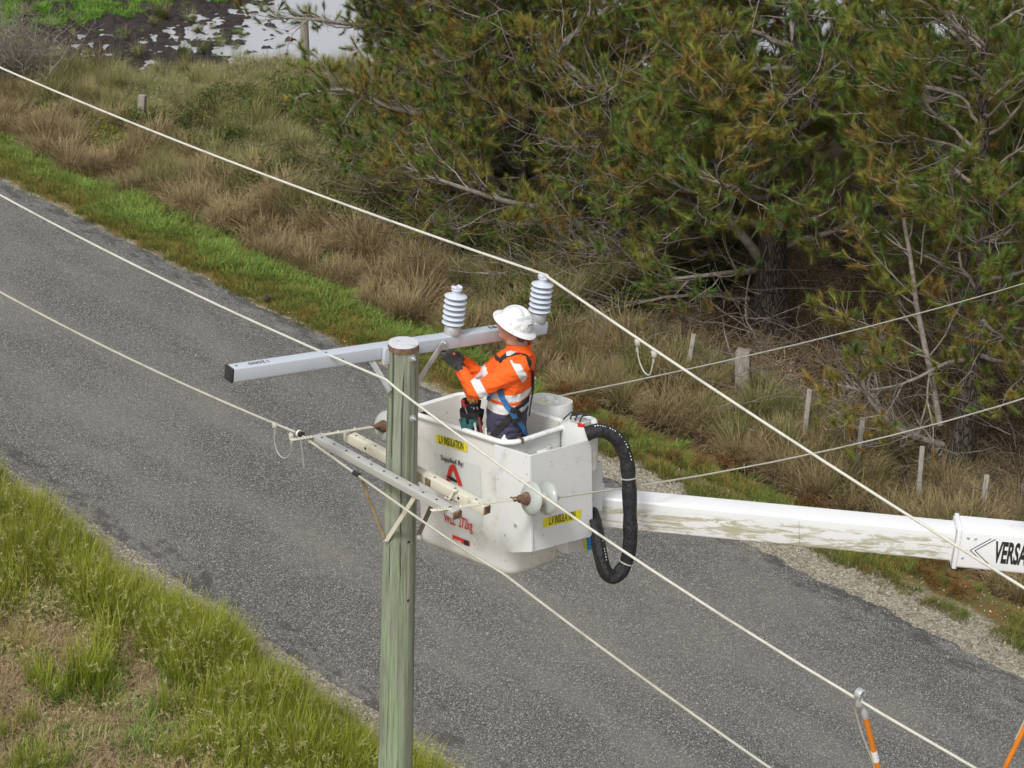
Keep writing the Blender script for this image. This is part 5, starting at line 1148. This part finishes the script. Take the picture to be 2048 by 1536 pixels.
def dress(W, tf, path, rad, rg, lvl, leafy, spread=1.0, start=.25, dens=1.0):
    """secondary branches and twigs along a limb, needle tufts at the tips"""
    Lp = np.linalg.norm(np.diff(path, axis=0), axis=1).sum(); nb_ = max(2, int(Lp*(4.2 if lvl == 1 else 6.6)*dens)); N = len(path)-1
    for j in range(nb_):
        k = start+(1-start)*(j+rg.random())/nb_; x = k*N; i = min(int(x), N-1); f = x-i; p = path[i]*(1-f)+path[i+1]*f; r = rad[i]*(1-f)+rad[i+1]*f; d = path[i+1]-path[i]; d /= np.linalg.norm(d)+1e-9
        side = perp(d, rg.choice([0, math.pi])+rg.normal(0, .7)); dd = d*(.55+.3*rg.random())+side*(.75)
        if lvl == 1:
            L = (1.5*(1-k)+.7)*(.6+.7*rg.random())*spread; P_, R_ = grow(p, dd, L, min(r*.55, .019), .006, 7, .16, .16, rg); W.tube(P_, R_, 4); dress(W, tf, P_, R_, rg, 2, leafy)
        else:
            L = (.24+.38*rg.random())*(1.15-k*.4); P_, R_ = grow(p, dd, L, max(min(r*.7, .0075), .005), .0035, 4, .2, .25, rg); W.tube(P_, R_, 3)
            lf = leafy(P_[-1]) if callable(leafy) else leafy
            if rg.random() < lf*LF:
                tf.append((P_[-1], P_[-1]-P_[-2], lf))
                if rg.random() < .6*lf: tf.append((P_[-2], P_[-1]-P_[-2]+rg.normal(0, .04, 3), lf))
    if lvl == 2:
        lf = leafy(path[-1]) if callable(leafy) else leafy
        if rg.random() < lf*1.3: tf.append((path[-1], path[-1]-path[-2], lf))
def tuft_scatter(tf, rg, parent, green=0.0, name='foliage'):
    if not tf: return
    P_ = np.array([a[0] for a in tf]); D = np.array([a[1] for a in tf]); D /= np.linalg.norm(D, axis=1)[:, None]+1e-9; D[:, 2] += .25; D /= np.linalg.norm(D, axis=1)[:, None]
    th = np.arccos(np.clip(D[:, 2], -1, 1)); ph = np.arctan2(D[:, 1], D[:, 0]); rot = np.stack([0*th, th, ph], -1)
    cl = vnoise(P_[:, 0]*.8+P_[:, 2]*.5, P_[:, 1]*.8-P_[:, 2]*.7, 71, 3); rn = np.clip(.42+(cl-.5)*1.9-green*1.1-.06+rg.normal(0, .20, len(tf)), 0, 1)
    return scatter(name, [o.copy() for o in tufts], P_, rot, (.66+.52*rg.random(len(tf))), rn, rg.random(len(tf)), parent=parent)
LF = 1.0
def pine(t, s, Hh, r0, label, lean=(0, 0), nl=16, lens=(2.2, 4.2), z0=1.0, green=0.0, seed=1, leaf_z=2.0, bias=None, hero=(), kind='pine_tree', lo=.25, hi=.95):
    rg = np.random.default_rng(seed); base = RF(t, s, float(height(t, s))-.1); root = tag(empty(kind, base), label, 'pine tree', 'pines behind the wire fence'); B = np.array(base)
    TW = Wood(); n = 12; ks = np.linspace(0, 1, n+1); cx_ = lean[0]*ks**1.3*Hh+.12*np.sin(ks*7+seed); cy_ = lean[1]*ks**1.3*Hh+.12*np.cos(ks*6+seed*2)-.12*math.cos(seed*2)
    tp = np.stack([cx_-.12*math.sin(seed), cy_, ks*Hh], -1); tr_ = r0*(1-.80*ks)*(1+.35*np.exp(-ks*25)); 
    V0 = tp; TW.tube(tp, tr_, 14); o = TW.build('trunk', M['bark'], root)
    W = Wood(); tf = []
    leafy = lambda p: lo+(hi-lo)*float(sm(leaf_z-1.2, leaf_z+1.2, p[2]+.6*math.hypot(p[0], p[1])-1.2))
    for j in range(nl):
        k = (z0/Hh)+(1-z0/Hh)*(j+rg.random()*.8)/nl; x = min(k, .985)*n; i = int(x); f = x-i; p = tp[i]*(1-f)+tp[min(i+1, n)]*f; az = j*2.4+rg.random()*1.2
        if bias is not None and rg.random() < .55: az = bias+rg.normal(0, .7)
        d = np.array([math.cos(az), math.sin(az), .05+.5*k]); L = (lens[0]+(lens[1]-lens[0])*rg.random())*(1-.45*k); P_, R_ = grow(p, d, L, r0*(.26-.12*k), .012, 13, .17, .12, rg)
        W.tube(P_, R_, 6); dress(W, tf, P_, R_, rg, 1, leafy)
    for pts, ra, rb in hero:
        q = spline([Vector(x)-base for x in pts], 5); P_ = np.array([list(x) for x in q]); R_ = np.linspace(ra, rb, len(q)); W.tube(P_, R_, 8); dress(W, tf, P_, R_, rg, 1, leafy, 1.0, .12)
    W.build('limbs', M['limb'], root); tuft_scatter(tf, rg, root, green)
    return root, len(tf), W.nv
def HP(pxs): return [P(*q) for q in pxs]
tot = 0
specs = [
 dict(t=28.9, s=28.6, Hh=5.0, r0=.13, label='low bushy young pine at the foot of the shelterbelt, upper left of the far insulator', nl=26, lens=(1.6, 3.2), z0=.3, seed=41, leaf_z=1.3, bias=math.radians(215), lean=(-.10, .0), hi=.6),
 dict(t=28.4, s=25.6, Hh=4.2, r0=.11, label='low young pine above the jumper loop with dark drooping twigs', nl=24, lens=(1.4, 2.8), z0=.3, seed=43, leaf_z=1.6, bias=math.radians(235), lean=(-.10, .0), hi=.5),
 dict(t=30.0, s=31.6, Hh=5.5, r0=.14, label='low young pine spreading over the rushes left of centre', nl=26, lens=(1.8, 3.4), z0=.3, seed=45, leaf_z=1.2, bias=math.radians(205), lean=(-.08, .0), hi=.5),
 dict(t=29.0, s=21.9, Hh=9.5, r0=.33, label='big dark pine trunk in the middle of the shelterbelt with a limb rising left', nl=34, lens=(2.8, 4.6), z0=1.9, seed=3, leaf_z=2.2, bias=math.radians(200), lean=(-.02, .0),
      hero=[(HP([(1545, 560, 38.8), (1500, 490, 38.0), (1440, 425, 37.4), (1395, 375, 37.2), (1362, 300, 37.2), (1340, 265, 37.2)]), .11, .03), (HP([(1380, 360, 37.3), (1330, 352, 37.0), (1275, 335, 36.8)]), .05, .02), (HP([(1530, 540, 38.8), (1440, 548, 37.5), (1330, 560, 36.8)]), .08, .02)]),
 dict(t=26.6, s=15.9, Hh=8.5, r0=.20, label='slender pine at the right with cones and a bare limb low on its trunk', nl=30, lens=(1.8, 3.0), z0=1.8, seed=5, leaf_z=2.2, lean=(-.07, .03),
      hero=[(HP([(1885, 890, 33.2), (1800, 860, 32.8), (1740, 800, 32.5), (1725, 760, 32.4)]), .06, .025), (HP([(1880, 850, 33.2), (1860, 740, 33), (1835, 620, 33), (1820, 510, 33), (1800, 400, 33), (1780, 280, 33.2)]), .06, .025)]),
 dict(t=30.7, s=29.0, Hh=8.5, r0=.24, label='bushy pine behind the far insulator with a pale bent limb above it', nl=34, lens=(2.6, 4.6), z0=.5, seed=7, leaf_z=1.5, bias=math.radians(215), lean=(-.06, .0), hi=.8,
      hero=[(HP([(1290, 235, 41), (1250, 190, 40.5), (1180, 165, 40.2), (1125, 120, 40), (1130, 85, 40), (1185, 40, 40), (1250, -10, 40)]), .11, .05), (HP([(1100, 420, 41), (1000, 400, 40), (880, 360, 39.5), (800, 330, 39.5)]), .07, .02)]),
 dict(t=32.1, s=33.7, Hh=8.5, r0=.24, label='pine in the left half of the shelterbelt whose limbs sweep left over the rushes', nl=30, lens=(2.6, 4.6), z0=.6, seed=9, leaf_z=1.5, bias=math.radians(215), lean=(-.04, .0), hi=.8,
      hero=[(HP([(1000, 340, 44), (900, 250, 43), (780, 215, 42.5), (690, 180, 42), (600, 190, 42)]), .09, .02), (HP([(980, 320, 44), (860, 290, 43), (760, 300, 42.5), (680, 262, 42)]), .07, .02)]),
 dict(t=36.4, s=38.0, Hh=7.0, r0=.2, label='leftmost pine, its sparse limbs hanging over the flooded paddock', nl=18, lens=(2.4, 4.0), z0=1.0, seed=10, leaf_z=1.0, bias=math.radians(165), lean=(-.05, .03), hi=.5,
      hero=[(HP([(1060, 55, 49), (980, 50, 48.5), (880, 40, 48), (780, 25, 47.5), (690, -10, 47)]), .10, .05), (HP([(1040, 75, 49), (900, 85, 48), (760, 60, 47.5), (640, 40, 47), (540, 35, 47)]), .08, .02)]),
 dict(t=34.7, s=30.4, Hh=9.5, r0=.26, label='pine just behind the bent pale limb, top middle', nl=32, lens=(2.6, 4.4), z0=.8, seed=17, leaf_z=.6),
 dict(t=31.2, s=25.6, Hh=9.0, r0=.24, label='orange tinged pine left of the big dark trunk', nl=30, lens=(2.4, 4.0), z0=1.6, seed=27, leaf_z=1.6, green=-.10, bias=math.radians(230)),
 dict(t=32.4, s=20.0, Hh=10.5, r0=.26, label='pine right behind the big dark trunk', nl=32, lens=(2.6, 4.2), z0=2.6, seed=11, leaf_z=2.2, green=.10),
 dict(t=31.5, s=16.2, Hh=11.0, r0=.24, label='bushy green pine behind the slender one at the right', nl=34, lens=(2.4, 4.0), z0=2.0, seed=13, leaf_z=1.8, green=.30, hero=[(HP([(2060, 130, 36), (1990, 118, 36), (1940, 95, 36), (1900, 60, 36)]), .10, .04), (HP([(2010, 205, 36.5), (1880, 180, 36), (1760, 160, 35.6), (1640, 135, 35.2)]), .07, .02)]),
 dict(t=28.0, s=12.2, Hh=9.5, r0=.22, label='pine at the right edge of the photo, low limbs reaching in', nl=30, lens=(2.0, 3.4), z0=1.4, seed=15, leaf_z=1.8, green=.05, lean=(-.03, .0)),
 dict(t=36.5, s=24.6, Hh=11.5, r0=.26, label='tall green pine of the second row above the big dark trunk', nl=32, lens=(2.6, 4.4), z0=1.5, seed=19, leaf_z=.8, green=.22),
 dict(t=35.5, s=18.5, Hh=12.0, r0=.26, label='tallest second row pine, upper right corner', nl=30, lens=(2.6, 4.4), z0=2.0, seed=21, leaf_z=.8, green=.22),
 dict(t=38.6, s=33.0, Hh=9.0, r0=.24, label='back row pine above the left limbs, water glinting behind', nl=22, lens=(2.4, 4.0), z0=.8, seed=23, leaf_z=.5, hi=.6),
 dict(t=41.5, s=28.5, Hh=11.0, r0=.26, label='dark pine far back in the shelterbelt, top middle', nl=28, lens=(2.8, 4.6), z0=.8, seed=25, leaf_z=.5),
 dict(t=42.0, s=22.0, Hh=12.0, r0=.26, label='farthest back pine towards the right', nl=26, lens=(2.8, 4.6), z0=.8, seed=29, leaf_z=.5, green=.1),
]
nt_ = nv_ = 0
for k_ in specs:
    r_, a_, b_ = pine(**k_); nt_ += a_; nv_ += b_
print('tufts', nt_, 'wood verts', nv_)
# ------------------------------------------------------------------ wire fence along the bank
fence = tag(empty('wire_fence', RF(25.5, 20)), 'old wire fence with grey posts running through the tussocks below the pines', 'fence'); FO = RF(25.5, 20)
def post(u, v, h, w_, d_, mat, top=None, name='post', tilt=0.0, z=0.0):
    g_ = G(u, v, z); b = Vector((g_.x, g_.y, z-.3)); tp_ = Vector((g_.x, g_.y, z+h)); 
    if top: tp_ = planehit(top[0], top[1], g_, Vector((1, 0, 0)))
    mb = MB(); mb.bar(b-FO, tp_-FO, w_, d_, up=(.3, 1, 0)); return mb.build(name, mat, fence, bevel=.008), tp_
tops = []
for (u, v, tu, tv, w_, mt_) in ((1487, 800, 1487, 700, .25, 'oldwood'), (1605, 895, 1620, 779, .085, 'peg'), (1712, 950, 1726, 836, .085, 'peg'), (1838, 1000, 1845, 893, .08, 'peg'), (1965, 1040, 1974, 950, .085, 'peg'), (1368, 770, 1388, 668, .085, 'peg'), (1300, 700, 1304, 648, .07, 'peg'),
                              (905, 500, 919, 447, .12, 'peg'), (800, 330, 801, 305, .07, 'peg'), (280, 262, 285, 190, .17, 'oldwood'), (103, 182, 104, 132, .09, 'oldwood')):
    o, tp_ = post(u, v, 1.1, w_, w_*.8, M[mt_], (tu, tv)); tops.append(tp_)
tops.sort(key=lambda p: -ts(p)[1])
for f_ in (.06, .30, .55, .80):
    mb = MB(); q = [p-FO-Vector((0, 0, f_)) for p in tops]; pts_ = [RF(27.5, 60, .9)-FO-Vector((0, 0, f_-.1))]+q+[RF(25.3, 6, 1.0)-FO-Vector((0, 0, f_))]; mb.tube(pts_, .0035, 4); mb.build('wire', M['fwire'], fence)
for (u, v, tu, tv) in ((612, 125, 608, 42),):
    g_ = G(u, v, -.2); b = Vector((g_.x, g_.y, -.6)); tp_ = planehit(tu, tv, g_, Vector((1, 0, 0))); o = empty('strainer_post', b); tag(o, 'lone dark timber post standing at the water edge among pine twigs', 'post'); mb = MB(); mb.tube([Vector(), (tp_-b)*.5, tp_-b], [.13, .125, .12], 12); mb.build('shaft', M['oldwood'], o, smooth=True)
# cones in the right pine, fallen cone on the verge
def cone(X, r, mat, label, cat='pine cone'):
    mb = MB(); V = []; n = 14
    ax_ = Vector((.3, -.2, .9)).normalized(); prof = [(.15, -1.2), (.62, -.95), (.92, -.5), (1, -.05), (.9, .4), (.62, .85), (.3, 1.15), (.05, 1.3)]
    mb.lathe([(a*r, b*r) for a, b in prof], (0, 0, 0), ax_, n)
    for i in range(70):
        a = i*2.39996; k = i/70; zz_ = -1.1+2.3*k; rr_ = math.sqrt(max(0, 1-((zz_+.05)/1.3)**2)); s0 = ax_.orthogonal().normalized(); s1 = ax_.cross(s0); d = s0*math.cos(a)+s1*math.sin(a); c = d*rr_*r+ax_*zz_*r
        mb.bar(c-d*.1*r, c+d*.22*r+ax_*.12*r, .34*r, .12*r, up=ax_)
    o = mb.build('pine_cone', mat); o.location = X; return tag(o, label, cat)
for (u, v, lb) in ((1766, 250, 'pale pine cone on the slender right pine, upper left of the pair'), (1778, 258, 'pale pine cone on the slender right pine, lower right of the pair'), (1791, 304, 'single pale pine cone on the right pine, below the pair'), (1905, 699, 'single pine cone low in the right pine by the green clump'), (1386, 27, 'pale pine cone hanging near the top of the photo')):
    cone(P(u, v, 32.6 if u > 1500 else 36), .05, M['cone'], lb)
g_ = G(534, 602); cone(Vector((g_.x, g_.y, .05)), .055, M['darkcone'], 'dark fallen pine cone on the edge of the far verge')
# fallen orange needle clumps and dead branches on the bank
dead = plant_mat('orange_dead_needles', (.10, .045, .016), (.20, .095, .035), (.28, .145, .055)); dtf = [lib_mesh('dead_needles', *blades(60, .12, .08, .20, .010, .9, .5, 300+i, lie=.3), dead) for i in range(3)]
X = []
for (u, v, n_) in ((735, 515, 7), (1130, 715, 6), (1125, 775, 9), (1160, 810, 8), (1230, 850, 4), (1440, 925, 4), (1410, 915, 3), (700, 350, 3), (1910, 1170, 8), (1860, 1120, 6), (1640, 1010, 5), (540, 490, 2), (1275, 775, 3)):
    g_ = G(u, v, .05)
    for _ in range(n_): X.append((g_.x+rng.normal(0, .22), g_.y+rng.normal(0, .14), .06))
X = np.array(X); scatter('fallen_dead_needles', dtf, X, upr(len(X), .4), .7+.5*rng.random(len(X)), rng.random(len(X)), label='orange clumps of dead pine needles fallen on the bank', cat='needles')
def deadwood(pxs, r, label, seed, z=.25):
    pts = [G(u, v, z) for u, v in pxs]; o0 = pts[0]; root = tag(empty('fallen_branch', o0), label, 'fallen branch', 'fallen branches under the pines'); rg = np.random.default_rng(seed); W = Wood(); q = np.array([list(x-o0) for x in spline(pts, 5)]); q += rg.normal(0, .02, q.shape); R_ = np.linspace(r, r*.3, len(q)); W.tube(q, R_, 7)
    for _ in range(14):
        i = rg.integers(1, len(q)-1); d = q[i]-q[i-1]; d = d/np.linalg.norm(d)+perp(d/np.linalg.norm(d), rg.random()*3.14)*.9; P_, Rr = grow(q[i], d, .5+.9*rg.random(), R_[i]*.5, .005, 6, .2, .1, rg); W.tube(P_, Rr, 4)
    W.build('wood', M['limb'], root)
deadwood([(1880, 905), (1800, 850), (1740, 790), (1650, 760)], .07, 'long grey fallen limb leaning left from the slender pine', 1, .5)
deadwood([(1840, 860), (1740, 850), (1640, 815), (1530, 800)], .06, 'pale barkless fallen limb lying behind the fence droppers', 2, .35)
deadwood([(1480, 720), (1420, 740), (1370, 765)], .05, 'short fallen branch left of the thick grey fence post', 3, .3)
deadwood([(1500, 600), (1380, 590), (1250, 610), (1140, 650)], .05, 'tangled dead branch lying under the pines by the far insulator', 4, .4)
deadwood([(1100, 520), (1010, 545), (900, 540)], .04, 'thin dead branch above the far insulator', 5, .4)
# understorey mass of dead twigs hanging in the dark below the crowns
W = Wood(); rg = np.random.default_rng(44)
for _ in range(1500):
    t_ = 25.7+rg.random()**1.4*9; s_ = 8+rg.random()*25; p = np.array(RF(t_, s_, rg.random()**1.5*1.8)); az = math.radians(200)+rg.normal(0, 1.0); P_, R_ = grow(p, [math.cos(az), math.sin(az), rg.normal(.05, .2)], .8+1.6*rg.random(), .011, .003, 6, .18, .08, rg); W.tube(P_, R_, 3)
dk = worn('dark_dead_twig', (.13, .105, .085), (.24, .20, .16), 5, .5, .9); o = W.build('dead_twigs', dk, None); tag(o, 'mass of dead grey twigs low under the pines', 'twigs', kind='stuff')
# grey thicket at the left edge
root = tag(empty('bare_shrub', RF(25.9, 44.6)), 'grey brown twiggy shrub at the left edge beside the flooded paddock', 'shrub'); W = Wood(); rg = np.random.default_rng(5); tf = []
for j in range(90):
    az = rg.random()*6.28; P_, R_ = grow([rg.normal(0, .5), rg.normal(0, .5), 0], [math.cos(az)*.5, math.sin(az)*.5, 1], 1.5+.9*rg.random(), .016, .004, 7, .16, 0, rg); W.tube(P_, R_, 4)
    for i in range(2, 8):
        for _ in range(3):
            d = rg.normal(0, 1, 3); d[2] = abs(d[2])*.6; Q_, Rq = grow(P_[i], d, .3+.3*rg.random(), .006, .003, 3, .2, .1, rg); W.tube(Q_, Rq, 3)
W.build('twigs', M['limb'], root)
